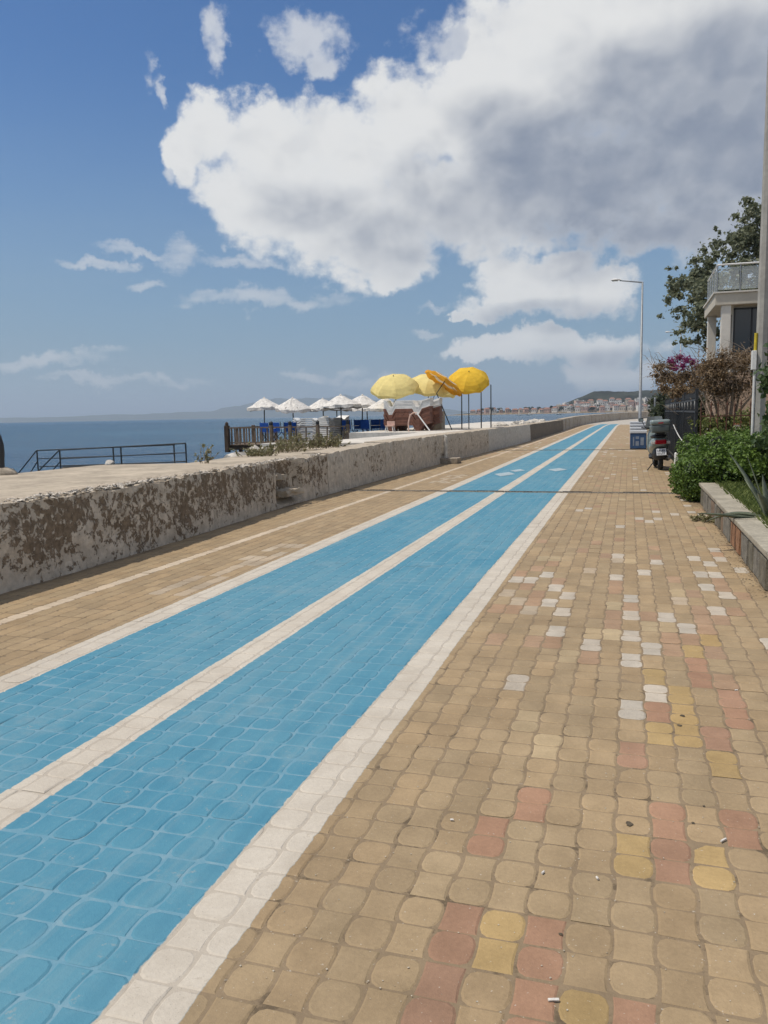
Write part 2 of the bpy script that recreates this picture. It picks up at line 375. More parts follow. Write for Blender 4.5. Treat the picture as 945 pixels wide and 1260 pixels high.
M_straw = simple('bleached_straw', (.66, .63, .585), .95, .22, 9, bump=.9, bscale=30, spec=.1)
M_straw_shade = simple('shaded_straw', (.40, .36, .31), .95, .25, 9, bump=.9, bscale=30, spec=.1)  # darker straw copy for canopy undersides, shade put into the colour
def cloth(name, c, tr=.35, stripe=None):
    m, q, b = newmat(name); geo = q.n('ShaderNodeNewGeometry'); p = geo.outputs['Position']
    cc = q.mix(q.ss(q.noise(p, 4, 4, .6), .3, .7), tuple(x*.86 for x in c), c)
    if stripe:
        tcn = q.n('ShaderNodeTexCoord'); rr = q.v('LENGTH', q.v('MULTIPLY', tcn.outputs['Object'], (1, 1, 0)))
        cc = q.mix(q.m('MULTIPLY', q.ss(rr, stripe[1]-.005, stripe[1]), q.m('SUBTRACT', 1, q.ss(rr, stripe[2], stripe[2]+.005))), cc, stripe[0])
    q.link(cc, b.inputs['Base Color']); b.inputs['Roughness'].default_value = .85; b.inputs['Specular IOR Level'].default_value = .2
    tl = q.n('ShaderNodeBsdfTranslucent'); q.link(cc, tl.inputs[0]); mx = q.n('ShaderNodeMixShader'); mx.inputs[0].default_value = tr
    out = [n for n in q.nt.nodes if n.type == 'OUTPUT_MATERIAL'][0]
    q.link(b.outputs[0], mx.inputs[1]); q.link(tl.outputs[0], mx.inputs[2]); q.link(mx.outputs[0], out.inputs[0]); return m
M_yel = cloth('pale_yellow_cloth', (.90, .75, .32), .3)
M_ora = cloth('orange_yellow_cloth', (.90, .58, .06), .3)
M_oras = cloth('orange_striped_cloth', (.80, .40, .04), .35, ((.75, .66, .5), .62, .74))
def leafmat(name, c1, c2, tr=.3, rough=.5):
    m, q, b = newmat(name); geo = q.n('ShaderNodeNewGeometry')
    rv = geo.outputs['Random Per Island']; p = geo.outputs['Position']
    f = q.m('ADD', q.m('MULTIPLY', rv, .6), q.m('MULTIPLY', q.noise(p, 1.6, 3, .5), .4))
    cc = q.mix(q.ss(f, .15, .85), c1, c2); q.link(cc, b.inputs['Base Color']); b.inputs['Roughness'].default_value = rough
    b.inputs['Specular IOR Level'].default_value = .35
    tl = q.n('ShaderNodeBsdfTranslucent'); q.link(cc, tl.inputs[0]); mx = q.n('ShaderNodeMixShader'); mx.inputs[0].default_value = tr
    out = [n for n in q.nt.nodes if n.type == 'OUTPUT_MATERIAL'][0]
    q.link(b.outputs[0], mx.inputs[1]); q.link(tl.outputs[0], mx.inputs[2]); q.link(mx.outputs[0], out.inputs[0]); return m
L_tree = leafmat('tree_leaf', (.11, .128, .075), (.26, .275, .175), .4); L_hedge = leafmat('hedge_leaf', (.05, .095, .015), (.16, .25, .045))
L_fig = leafmat('broad_leaf', (.03, .06, .018), (.10, .15, .05)); L_dry = leafmat('dry_leaf', (.13, .085, .045), (.27, .185, .10))
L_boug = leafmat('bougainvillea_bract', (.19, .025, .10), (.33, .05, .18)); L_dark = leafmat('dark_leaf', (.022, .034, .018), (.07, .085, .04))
L_grass = leafmat('grass_blade', (.10, .145, .03), (.24, .28, .09)); L_weed = leafmat('weed_leaf', (.14, .14, .06), (.30, .27, .14))
L_agave = simple('agave_skin', (.15, .175, .115), .55, .25, 5)
M_bark = simple('grey_bark', (.16, .125, .095), .9, .3, 8, bump=.8, bscale=20, spec=.1)
M_twig = simple('pale_twig', (.27, .21, .155), .9, .3, 8, spec=.1)

# ------------------------------------------------------------------ ground, sea, far land
def bend(v): return 0.0 if v < 80 else .00135*(v-80)**2
def wallx(v):
    pts = [(-4,-5.27),(6,-5.27),(8.2,-5.30),(10.6,-5.42),(12.3,-5.53),(18,-5.53),(24,-5.44),(31,-5.27),(40,-5.0),(62,-4.98),(91,-5.2),(400,-5.2)]
    for (a, xa), (b, xb) in zip(pts, pts[1:]):
        if v <= b:
            t = max(0, (v-a)/(b-a)); return xa + (xb-xa)*t + bend(v)
    return -5.2 + bend(v)
SEA_Z = -.65
m, q, b = newmat('sea_water'); geo = q.n('ShaderNodeNewGeometry'); p = geo.outputs['Position']
pw = q.v('MULTIPLY', p, (.42, 1.0, 1.0))
far = q.v('LENGTH', p)
h = q.m('ADD', q.m('MULTIPLY', q.noise(pw, .42, 6, .62, .4), 1.0), q.m('MULTIPLY', q.noise(pw, 2.6, 4, .6), .25))
q.link(q.bump(h, 1.0, 1.3), b.inputs['Normal'])
patch = q.noise(q.v('MULTIPLY', p, (.01, .03, 1)), 1.0, 5, .6)
band = q.noise(q.v('MULTIPLY', p, (.002, .010, 1)), 1.0, 3, .5)
cc = q.mix(q.ss(patch, .35, .65), (.012, .055, .105), (.028, .098, .16))
cc = q.mix(q.m('MULTIPLY', q.ss(band, .4, .6), .5), cc, (.012, .05, .105))
rip_shade = q.noise(q.v('MULTIPLY', p, (.10, .55, 1)), 1.0, 5, .65)  # bright and dark sides of waves painted into the water colour
cc = q.mix(q.m('MULTIPLY', q.ss(rip_shade, .5, .72), .5), cc, (.06, .15, .21))
cc = q.mix(q.m('MULTIPLY', q.ss(rip_shade, .5, .3), .5), cc, (.006, .03, .065))
q.link(cc, b.inputs['Base Color']); b.inputs['Roughness'].default_value = .22; b.inputs['IOR'].default_value = 1.33; b.inputs['Specular IOR Level'].default_value = .5
M_sea = m
mb = MB(); mb.add([(-24500,-1900,SEA_Z),(8800,-1900,SEA_Z),(8800,24500,SEA_Z),(-24500,24500,SEA_Z)], [(0,1,2,3)])
tag(mb.build('sea', M_sea), 'blue sea stretching from the quay to the horizon', 'sea', kind='structure')

mb = MB(); vs = []; fs = []
prof = [-20, 0, 20, 40, 60, 80, 95, 110, 125, 140, 155, 170, 190, 220, 260, 320, 400]
for v in prof:
    vs += [(wallx(v)-.1, v, -.05), (400+v, v, -.05)]
for i in range(len(prof)-1): fs.append((2*i, 2*i+1, 2*i+3, 2*i+2))
n0 = len(vs); mb.add(vs, fs)
for i in range(len(prof)-1):       # embankment side down to the sea floor
    a, c = vs[2*i], vs[2*i+2]; mb.add([a, c, (c[0], c[1], -3), (a[0], a[1], -3)], [(0,1,2,3)])
tag(mb.build('ground', M_soil), 'bare dry earth inland of the promenade', 'ground', kind='structure')

# far hills across the bay (bluish through the haze)
M_hill = simple('scrub_hill', (.075, .085, .05), .95, .3, .01, spec=.1)
M_hilld = simple('wooded_hill', (.040, .044, .032), .95, .45, .03, spec=.1, bump=.8, bscale=.08)
def ridge(name, pts, dist, depth, mat, label, rough=.1, seed=0):
    # pts: skyline as (azimuth rad, height m)
    N = 160; rows = 9; vs = []; fs = []
    a0, a1 = pts[0][0], pts[-1][0]
    for j in range(rows):
        t = j/(rows-1)
        for i in range(N):
            az = a0 + (a1-a0)*i/(N-1)
            for (p0, h0), (p1, h1) in zip(pts, pts[1:]):
                if az <= p1 + 1e-9: hh = h0 + (h1-h0)*((az-p0)/(p1-p0)); break
            prof_ = math.sin(min(1, t*1.25)*math.pi/2)
            hh = max(0, hh*prof_*(1 + rough*3*fbm(az*40+seed, t*2, seed, 1.0, 5)))
            d = dist + depth*t
            vs.append((math.sin(az)*d, math.cos(az)*d, SEA_Z - .4 + hh))
    for j in range(rows-1):
        for i in range(N-1): fs.append((j*N+i, j*N+i+1, (j+1)*N+i+1, (j+1)*N+i))
    mb = MB(); mb.add(vs, fs); o = mb.build(name, mat, smooth=True); return tag(o, label, 'hill', kind='structure')
ridge('island_hills', [(R(-60),30),(R(-45),62),(R(-40),52),(R(-33),72),(R(-29),90),(R(-27),150),(R(-24.5),225),(R(-22),215),(R(-19.5),255),(R(-17.5),190),(R(-15),108),(R(-11),26)],
      8800, 1500, M_hill, 'long bluish island ridge on the horizon', .12, 3)
TOWN = 1050.0
ridge('town_hill', [(R(-12),1),(R(-9.8),5),(R(-7.5),7),(R(-5.5),9),(R(-4.4),14),(R(-3.4),26),(R(-2.4),33),(R(-1.2),33),(R(0.5),34),(R(3),36),(R(8),38),(R(16),24)],
      TOWN+110, 260, M_hilld, 'dark wooded hill behind the far town', .07, 9)
ridge('far_shore', [(R(-12.5),.9),(R(-9.6),2.2),(R(-6),2.8),(R(0),3.2),(R(16),4)], TOWN-25, 170, M_soil, 'low earth shore under the far town', .1, 5)

# haze box round everything
m = bpy.data.materials.new('haze_air'); m.use_nodes = True; nt = m.node_tree; nt.nodes.clear()
pvn = nt.nodes.new('ShaderNodeVolumePrincipled'); ov = nt.nodes.new('ShaderNodeOutputMaterial'); nt.links.new(pvn.outputs[0], ov.inputs['Volume'])
pvn.inputs['Color'].default_value = (.70, .84, 1.0, 1); pvn.inputs['Density'].default_value = 1.45e-4; pvn.inputs['Anisotropy'].default_value = 0.2
mb = MB(); mb.box((-25000, -2000, -4.5), (9000, 25000, 300))
HAZE = mb.build('haze', m); tag(HAZE, 'thin bluish sea haze filling the air', 'haze', kind='stuff')
# ------------------------------------------------------------------ paving stones
PW, PL = .1235, .2795; PX0, PY0 = .1007, 2.8299
TINT = {'line': (.54, .44, .325), 'pink': (.335, .198, .125), 'dullpink': (.36, .235, .145), 'yellow': (.405, .28, .125), 'cream': (.42, .32, .19), 'white': (.475, .415, .335), 'fade': (.43, .345, .245)}
SPOT = {}
for k, l in {
 'pink': [(-4,0),(-3,-4),(-3,-3),(-1,-4),(-1,2),(0,-1),(0,0),(0,4),(2,0),(2,3),(2,6),(2,7),(3,4),(3,5),(-5,-4),(-5,-3),(-5,-1)],
 'dullpink': [(-9,11),(-8,14),(-6,8),(-3,7),(-2,10),(-2,11),(0,11),(2,9),(3,10),(5,12),(5,16),(3,6),(-7,13),(-8,11)],
 'yellow': [(-2,-4),(-4,-3),(-1,-1),(0,3),(0,6),(1,-1),(1,3),(1,4),(1,5),(2,2),(2,8),(3,9)],
 'cream': [(-5,3),(-4,2),(-4,7),(-3,9),(-2,9),(0,10),(2,14)],
 'white': [(-9,15),(-8,15),(-7,16),(-6,5),(-6,12),(-6,14),(-5,9),(-5,11),(-5,13),(-3,8),(-2,16),(-1,4),(-1,7),(-1,9),(-1,11),(-1,13),(0,5),(0,8),(0,17),(1,11),(1,19),(2,10),(4,12),(4,15),(5,14),(5,17),(6,9)],
 'fade': [(-9,13),(-8,12),(-7,11),(-4,17),(-2,19),(2,13)]}.items():
    for c in l: SPOT[c] = k
def stone_colour(i, j):
    xc = PX0 + (i+.5)*PW; yc = PY0 + (j+.5)*PL
    r = random.Random(i*7919 + j*104729); k = SPOT.get((i, j))
    base = (.345, .252, .146)
    if k is None and xc > -1.0:
        u = r.random()
        if yc > 7.6 and u < .03: k = 'white'
        elif yc > 5 and u < .11: k = 'dullpink' if u < .09 else 'cream'
    if k is None and xc < -3.4:
        if abs(xc + 4.50) < PW*.52: k = 'line'
        elif -3.95 < xc < -3.6 and 5.9 < yc < 8.6 and r.random() < .6: k = 'fade'
        elif -4.2 < xc < -3.75 and 17 < yc < 19.5 and r.random() < .6: k = 'fade'
    if k: base = TINT[k]
    s = 1 + r.uniform(-.10, .09); w = r.uniform(-.02, .02)
    return tuple(min(.9, c*s*(1 + w*(1-n))) for n, c in enumerate(base))
def stone_mesh(flip):
    mb = MB(); hw = PW/2
    def piece(o2):       # outline pts ccw; softly worn shoulder
        cx = sum(p[0] for p in o2)/len(o2); cy = sum(p[1] for p in o2)/len(o2); n = len(o2)
        vs = [(p[0], p[1], -.0034) for p in o2]
        def ins(p, d):
            v = Vector((p[0]-cx, p[1]-cy)); L = v.length; v *= (L-d)/L; return (cx+v.x, cy+v.y)
        vs += [(*ins(p, .0085), 0) for p in o2]
        mb.add(vs, [tuple(n+i for i in range(n))] + [(i, (i+1)%n, n+(i+1)%n, n+i) for i in range(n)])
    e = .0030; H2 = PL/2; s = -1 if flip else 1
    a0, a1 = e*.4, H2 - e        # eight-sided half, corners rounded
    ow = hw + .0035; iw = hw*.60; kw = hw*.90
    octo = [(-iw, a0), (iw, a0), (kw, a0+.013), (ow, a0+.040), (ow, a1-.040), (kw, a1-.013), (iw, a1), (-iw, a1), (-kw, a1-.013), (-ow, a1-.040), (-ow, a0+.040), (-kw, a0+.013)]
    sw = hw - .0072; ww = hw*.93
    sq = [(-ww, -H2+e), (ww, -H2+e), (sw, -H2*.66), (sw, -H2*.34), (ww, -e*.4), (-ww, -e*.4), (-sw, -H2*.34), (-sw, -H2*.66)]
    if s < 0:
        octo = [(x, -y) for x, y in octo][::-1]; sq = [(x, -y) for x, y in sq][::-1]
    piece(octo); piece(sq); return mb
STONE = [stone_mesh(False), stone_mesh(True)]
STONE_ME = [s.mesh('paver', M_stone) for s in STONE]
NEAR_END = 27.0
def edge_right(y): return 1.02 if y > 13.3 else (1.12 if y > 6.95 else 3.3)
SURF = {}
def sheet(name, u0, u1, label):
    """joint bed under the built stones, then the flat far continuation along the bend"""
    mb = MB(); mats = [M_joint, M_sheet]; vs = []; fs = []
    rows = [-3] + [y for y in range(0, 28, 3)]
    for y in rows: vs += [(u0(y), y, -.0028), (u1(y), y, -.0028)]
    mb.add(vs, [(2*i, 2*i+1, 2*i+3, 2*i+2) for i in range(len(rows)-1)])
    mb.cur = 1; vs = []
    rows2 = list(range(27, 80, 6)) + list(range(80, 200, 4))
    for y in rows2: vs += [(u0(y)+bend(y), y, -.003), (u1(y)+bend(y), y, -.003)]
    k0 = len(mb.v); mb.add(vs, [(2*i, 2*i+1, 2*i+3, 2*i+2) for i in range(len(rows2)-1)])
    me = mb.mesh(name, mats)
    uv = me.uv_layers.new(name='lane')
    for lp in me.loops:
        co = me.vertices[lp.vertex_index].co; uv.data[lp.index].uv = (co.x - (bend(co.y) if co.y >= 27 else 0), co.y)
    return tag(link(name, me), label, name.replace('_', ' '), kind='structure')
XL = -1.16; XW = -3.44
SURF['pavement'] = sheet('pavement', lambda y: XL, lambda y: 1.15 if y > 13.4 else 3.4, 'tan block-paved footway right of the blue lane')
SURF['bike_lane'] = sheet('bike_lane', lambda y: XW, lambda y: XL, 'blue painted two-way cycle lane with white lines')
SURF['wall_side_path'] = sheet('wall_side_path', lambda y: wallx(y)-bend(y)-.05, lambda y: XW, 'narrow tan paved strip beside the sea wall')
cells = {k: [] for k in SURF}
i0 = int(math.floor((-5.7-PX0)/PW)); i1 = int(math.ceil((3.3-PX0)/PW)); j0 = int(math.floor((1.2-PY0)/PL)); j1 = int(math.floor((NEAR_END-PY0)/PL))
inv = cam.matrix_world.inverted()
def vis(x, y, z=0):
    c = inv @ Vector((x, y, z))
    if c.z > -.2: return None
    return (CX + FPX*c.x/-c.z, CY - FPX*c.y/-c.z, -c.z)
for j in range(j0, j1):
    for i in range(i0, i1):
        xc = PX0 + (i+.5)*PW; yc = PY0 + (j+.5)*PL
        if xc < wallx(yc) + .03 or xc > edge_right(yc) - .04: continue
        p = vis(xc, yc)
        if p is None: continue
        k = 'pavement' if xc > XL else ('bike_lane' if xc > XW else 'wall_side_path')
        seen = -15 < p[0] < 960 and p[1] < 1275
        cells[k].append((p[2] if seen else p[2] + 1000, i, j, xc, yc, p))
for k, lst in cells.items():
    lst.sort(); near = lst[:300]; rest = [c for c in lst[300:] if -250 < c[5][0] < 1250 and c[5][1] < 1700]
    for d, i, j, xc, yc, p in near:
        r = random.Random(i*31 + j*977)
        o = link('paver', STONE_ME[i % 2], SURF[k], (xc, yc, r.uniform(-.0011, .0007)), (r.gauss(0, .008), r.gauss(0, .006), r.gauss(0, .006)))
        c = stone_colour(i, j); o.color = (*c, 1)
    mb = MB()
    for d, i, j, xc, yc, p in rest:
        r = random.Random(i*31 + j*977); t = STONE[i % 2]; mb.color = stone_colour(i, j); dz = r.uniform(-.0011, .0007); tx = r.gauss(0, .008); ty = r.gauss(0, .006)
        mb.add([(x+xc, y+yc, z+dz + y*tx - x*ty) for x, y, z in t.v], t.f)
    o = mb.build('paver_field', M_stone_far, SURF[k]); tag(o, kind='stuff')

# drain channels across the promenade
def drain(y, x0, x1, label):
    t = empty('drain_channel', ((x0+x1)/2, y, 0), label, 'drain')
    L = (x1-x0)/2
    mb = MB(); mb.box((-L, -.045, -.004), (L, .045, .004)); o = mb.build('grate', M_drain, t)
    n = 60
    for s in (-1, 1):
        mb = MB()
        for k in range(12):
            a = -L + 2*L*k/12; c = a + 2*L/12 - .012
            dz = rnd.uniform(-.003, .006)
            mb.box((a, s*.062-.016, -.006), (c, s*.062+.016, .012+dz))
        mb.build('channel_edge', M_drainl if s < 0 else M_drain, t)
    mb = MB()
    for k in range(int(2*L/.06)):
        a = -L + k*.06; mb.box((a, -.04, .004), (a+.022, .04, .009))
    mb.build('grate_bars', M_drain, t)
drain(15.22, wallx(15.2)+.02, 1.0, 'dark iron drain channel crossing the path in front of the scooter')
drain(32.2, wallx(32)+.02, 1.0, 'thin far drain channel crossing the path beyond the scooter')

# white painted lozenges on the lane
M_mark = simple('marking_paint', (.34, .42, .45), .8, .15, 6)
for px, py, w, l in ((621, 583.5, .26, .70), (686, 578, .25, .62), (637, 579, .20, .5)):
    c = gz(px, py, 0); mb = MB()
    mb.add([(c.x-w, c.y, .0045), (c.x, c.y-l, .0045), (c.x+w, c.y, .0045), (c.x, c.y+l, .0045)], [(0,1,2,3)])
    mb.build('lane_marking', M_mark, SURF['bike_lane'])
# gum spots and small litter on the footway
M_gum = simple('dark_gum', (.10, .078, .05), .9, .3, 30); M_butt = simple('cigarette_paper', (.70, .66, .60), .8, .2, 60)
for px, py, r0 in ((774, 1014, .013), (840, 881, .012), (836, 893, .012), (853, 1013, .006), (866, 992, .005), (690, 1150, .006)):
    c = gz(px, py, .0); mb = MB(); n = 9
    mb.add([(c.x + r0*(1+.25*math.sin(3*a+px))*math.cos(a), c.y + 1.2*r0*(1+.25*math.cos(2*a+py))*math.sin(a), .0022) for a in [2*math.pi*k/n for k in range(n)]] + [(c.x, c.y, .0035)],
           [(k, (k+1) % n, n) for k in range(n)])
    mb.build('gum_spot', M_gum, SURF['pavement'])
for idx, (px, py, L, a, lab) in enumerate(((890, 1035, .030, .9, 'white cigarette end near the pink stones at the right edge'), (681, 1232, .028, .3, 'white scrap lying at the bottom beside a yellow stone'),
        (668, 1075, .014, 1.2, 'tiny white crumb left of the upper yellow stone'), (556, 1010, .012, .2, 'tiny pale crumb on tan stones near the white line'),
        (735, 1082, .012, 2.0, 'tiny white crumb right of the upper yellow stone'), (906, 850, .016, .4, 'small white scrap on the red stones at the right'))):
    c = gz(px, py, 0); mb = MB(); d = Vector((math.cos(a), math.sin(a), 0))*L/2
    mb.tube([Vector((0,0,.004))-d, Vector((0,0,.0045)), Vector((0,0,.004))+d], .0038, 6)
    o = mb.build('cigarette_end', M_butt); o.location = (c.x, c.y, .0005); tag(o, lab, 'litter')
mb = MB(); rr = random.Random(3)
for k in range(420):      # dry leaf crumbs and grit
    px = rr.uniform(120, 945); py = rr.uniform(640, 1258); c = gz(px, py, 0)
    if c.x < -1.0 and rr.random() < .85: continue
    s = rr.uniform(.0012, .0038); a = rr.uniform(0, 6.28)
    pts = [(c.x + s*math.cos(a+t)*rr.uniform(.6,1.3), c.y + s*math.sin(a+t)*rr.uniform(.6,1.3), .001 + rr.uniform(0, .002)) for t in (0, 1.6, 3.1, 4.7)]
    mb.add(pts, [(0,1,2,3)])
tag(mb.build('grit', simple('pale_grit', (.50, .44, .35), .9, .5, 300)), 'fine pale grit and crumbs scattered over the paving', 'grit', kind='stuff')
mb = MB()
for k in range(1500):      # dirt drift along planter and wall foot
    y = rr.uniform(6.8, 14); x = 1.12 - abs(rr.gauss(0, .07)); s = rr.uniform(.003, .012); a = rr.uniform(0, 6.28)
    if rr.random() < .6:
        y = rr.uniform(4.5, 22); x = wallx(y) + abs(rr.gauss(0, .05)) + .02
    pts = [(x + s*math.cos(a+t), y + s*math.sin(a+t), .001 + rr.uniform(0, .006)) for t in (0, 1.6, 3.1, 4.7)]
    mb.add(pts, [(0,1,2,3)])
tag(mb.build('dirt_drift', M_soil), 'dirt and dead leaves gathered along the wall foot', 'dirt', kind='stuff')

# ------------------------------------------------------------------ sea wall in its sections, quay and terrace
def wall_section(name, y0, y1, ztop, mat, label, depth=.55, step=.08, rough=.02, jag=.03, recess=None):
    N = max(2, int((y1-y0)/step)+1); rowsF = 11; rowsT = 6; vs = []; K = rowsF + rowsT
    for i in range(N):
        y = y0 + (y1-y0)*i/(N-1); x = wallx(y); zt = ztop(y) + jag*fbm(0, y, 3.3, 2.2, 4)
        rc = recess(y) if recess else 0
        for k in range(rowsF):
            t = k/(rowsF-1); z = -.04 + (zt+.04)*t
            chip = max(0, fbm(y, z, 7.7, 5.0, 3))*.09*max(0, (t-.72)/.28)
            dx = rough*fbm(1.3, y, z, 2.6, 4) - .03*t - chip - rc*(1 if t > .18 else 0)
            zz = z - (chip*.8 if t > .9 else 0)
            vs.append((x + dx, y, zz))
        xf = vs[-1][0]; zf = vs[-1][2]
        for k in range(1, rowsT+1):
            t = k/rowsT; zz = zf + (ztop(y)+.012-zf)*min(1, t*2.2) + .02*fbm(y, t*3, 1, 3, 3)
            if k == rowsT: zz = ztop(y) + .012
            vs.append((min(xf-.01*k, xf + (x-depth-xf)*t), y, zz))
    fs = [(i*K+k, (i+1)*K+k, (i+1)*K+k+1, i*K+k+1) for i in range(N-1) for k in range(K-1)]
    mb = MB(); mb.add(vs, fs)
    for i in (0, N-1):     # end faces
        y = vs[i*K][1]; b_ = [vs[i*K+k] for k in range(K)] + [(vs[i*K+K-1][0], y, -.04)]
        mb.add(b_, [tuple(range(K+1)) if i == 0 else tuple(range(K, -1, -1))])
    o = mb.build(name, mat, smooth=False); return tag(o, label, 'wall')
rec = lambda y: .16 if 12.05 < y < 13.15 else 0
NEARWALL = wall_section('sea_wall', -3.0, 14.45, lambda y: .765, M_wall_near, 'nearest stretch of low sea wall with brown patches under peeling whitewash', step=.07, rough=.05, jag=.05, recess=rec)
wall_section('sea_wall', 14.47, 18.3, lambda y: .79 + .012*(y-14.5), M_wall_mid, 'short mottled sea wall stretch rising toward the white part', step=.08, rough=.03, jag=.03)
wall_section('sea_wall', 18.32, 24.05, lambda y: .86, M_wall_mid, 'whiter sea wall stretch with a corner pipe and block at its far end', step=.1, rough=.03, jag=.03)
wall_section('sea_wall', 24.15, 31.5, lambda y: .865, M_wall_mid, 'sea wall stretch with brown stains below the yellow umbrellas', step=.12, rough=.03)
wall_section('sea_wall', 31.52, 43.3, lambda y: .865, M_wall_white, 'plain whitewashed sea wall stretch beyond the umbrellas', step=.3, rough=.015, jag=.015)
wall_section('sea_wall', 43.4, 66.0, lambda y: .86, M_wall_stone, 'bare grey-brown sea wall stretch in the distance', step=.5, rough=.02)
wall_section('sea_wall', 66.1, 190.0, lambda y: .92 + .003*(y-66), M_wall_pale, 'pale far sea wall curving right before the town', step=2.0, rough=.02)
# steps beside / in the wall
def block(name, lo, hi, mat, label, cat, b=.015, rz=0):
    c = ((lo[0]+hi[0])/2, (lo[1]+hi[1])/2, lo[2]); mb = MB(); mb.bbox((lo[0]-c[0], lo[1]-c[1], 0), (hi[0]-c[0], hi[1]-c[1], hi[2]-lo[2]), b)
    o = mb.build(name, mat); o.location = c; o.rotation_euler = (0, 0, rz); return tag(o, label, cat)
for lo, hi in (((-5.80, 12.25, .17), (-5.44, 12.95, .27)), ((-5.82, 12.1, .46), (-5.56, 12.45, .55))):
    mb = MB(); bm = bmesh.new(); bmesh.ops.create_cube(bm, size=1); bmesh.ops.subdivide_edges(bm, edges=list(bm.edges), cuts=4, use_grid_fill=True)
    for v in bm.verts:
        c = Vector([lo[k] + (v.co[k]+.5)*(hi[k]-lo[k]) for k in range(3)]); v.co = c + Vector((fbm(c.x*7, c.y*7, c.z*7), fbm(c.y*7, c.z*7, c.x*7), fbm(c.z*7, c.x*7, c.y*7)))*.09
    mb.bm(bm); mb.build('ledge', M_conc, NEARWALL)
mb = MB(); r_ = random.Random(90)
for k in range(1500):      # crumbled plaster along the broken top edge
    y = r_.uniform(4.6, 14.3)
    if fbm(y, 0, 2, 1.3, 3) < -.12: continue
    x = wallx(y) - .05 - abs(r_.gauss(0, .07)); z = .775 + .02*r_.random(); sz = r_.uniform(.006, .03)
    pts = [Vector((x, y, z)) + Vector((r_.gauss(0, 1), r_.gauss(0, 1.3), r_.gauss(0, .45)))*sz for _ in range(4)]
    mb.add(pts, [(0,1,2),(0,3,1),(1,3,2),(2,3,0)])
tag(mb.build('crumbled_plaster', simple('plaster_crumbs', (.58,.52,.44), .95, .5, 60), NEARWALL), kind='stuff')
block('concrete_block', (-5.45, 23.7, 0.0), (-4.92, 24.3, .17), M_conc_d, 'flat grey concrete block at the foot of the wall', 'block', .02)
mb = MB(); mb.tube([(-5.36, 24.1, .02), (-5.36, 24.1, .80), (-5.42, 24.1, .84)], .055, 10)
tag(mb.build('drain_pipe', M_wall_white), 'white vertical pipe at the joint of the wall', 'pipe')

def slab(name, poly, z, zb, mat, label, cat, kind=None, sub=24):
    mb = MB(); mb.prism(poly, zb, z); o = mb.build(name, mat); return tag(o, label, cat, kind=kind)
quay_poly = [(-5.75, -3), (-5.75, 6), (-5.8, 10.6), (-5.98, 12.3), (-6.0, 18.6), (-8.6, 18.6), (-7.35, 15.2), (-7.05, 11.9), (-8.45, 11.4), (-8.5, 8), (-8.3, -3)]
slab('quay', quay_poly[::-1][::-1], .765, -2.0, M_conc, 'broad worn concrete quay top behind the sea wall', 'quay', 'structure')
terr = [(-5.95, 18.7), (-5.85, 24), (-5.7, 31), (-5.4, 40), (-5.4, 62), (-10.5, 62), (-10.5, 29.8), (-7.5, 29.2), (-7.4, 24.7), (-7.95, 20.5), (-9.0, 19.3), (-9.0, 18.7)]
slab('terrace', terr, .835, -2.0, M_slab, 'pale concrete beach terrace behind the wall', 'terrace', 'structure')
mb = MB(); vs = []; fs = []        # rubble footing outside the far wall
prof = [62.05, 70, 80, 90, 100, 110, 120, 130, 140, 150, 160, 170, 180, 190]
for v in prof: vs += [(wallx(v)-.5, v, .55), (wallx(v)-2.6, v, .3), (wallx(v)-4.5, v, -1.2)]
for i in range(len(prof)-1): fs += [(3*i, 3*i+3, 3*i+4, 3*i+1), (3*i+1, 3*i+4, 3*i+5, 3*i+2)]
mb.add(vs, fs); tag(mb.build('rubble_bank', M_rock), 'rubble bank on the sea side of the far wall', 'bank', kind='structure')
def rock_mesh(seed):
    bm = bmesh.new(); bmesh.ops.create_icosphere(bm, subdivisions=2, radius=1); r = random.Random(seed); o = r.uniform(0, 50)
    for v in bm.verts:
        d = 1 + .45*mnoise.noise(v.co*1.1 + Vector((o, 0, 0))) + .15*mnoise.noise(v.co*3 + Vector((o, 5, 0)))
        v.co = Vector((v.co.x*d, v.co.y*d*.8, v.co.z*d*.6))
    mb = MB(); mb.bm(bm); return mb.mesh('rock', M_rock)
RK = [rock_mesh(k) for k in range(5)]
rr = random.Random(12)
for k in range(46):
    v = 40 + 45*(k/45)**1.1 + rr.uniform(-.6, .6)
    if v < 62: p = (wallx(v)-rr.uniform(.7, 1.6), v, .85)
    else: p = (wallx(v)-rr.uniform(.7, 1.8), v, .56)
    o = link('rock', RK[k % 5], None, p, (rr.uniform(-.3,.3), rr.uniform(-.3,.3), rr.uniform(0, 6)))
    s = rr.uniform(.12, .30); o.scale = (s, s, s)
    tag(o, 'pale rubble rock lying along the top of the far sea wall', 'rock', 'rubble rocks along the far wall')
for k, (px, py, z, s, lab) in enumerate(((292, 566, .66, .26, 'pale rock at the quay edge below the deck corner post'), (303, 563, .68, .22, 'whitish rock second from the deck corner post on the quay edge'),
     (312, 561, .70, .30, 'largest whitish rock at the quay edge left of the weeds'), (322, 558, .74, .22, 'small pale rock against the tan terrace end'),
     (134, 570, .74, .10, 'small white stone on the quay edge behind the black handrail'))):
    c = gz(px, py, z); o = link('rock', RK[k % 5], None, c, (.1*k, .2, k*1.3)); o.scale = (s*1.2, s, s); tag(o, lab, 'rock')
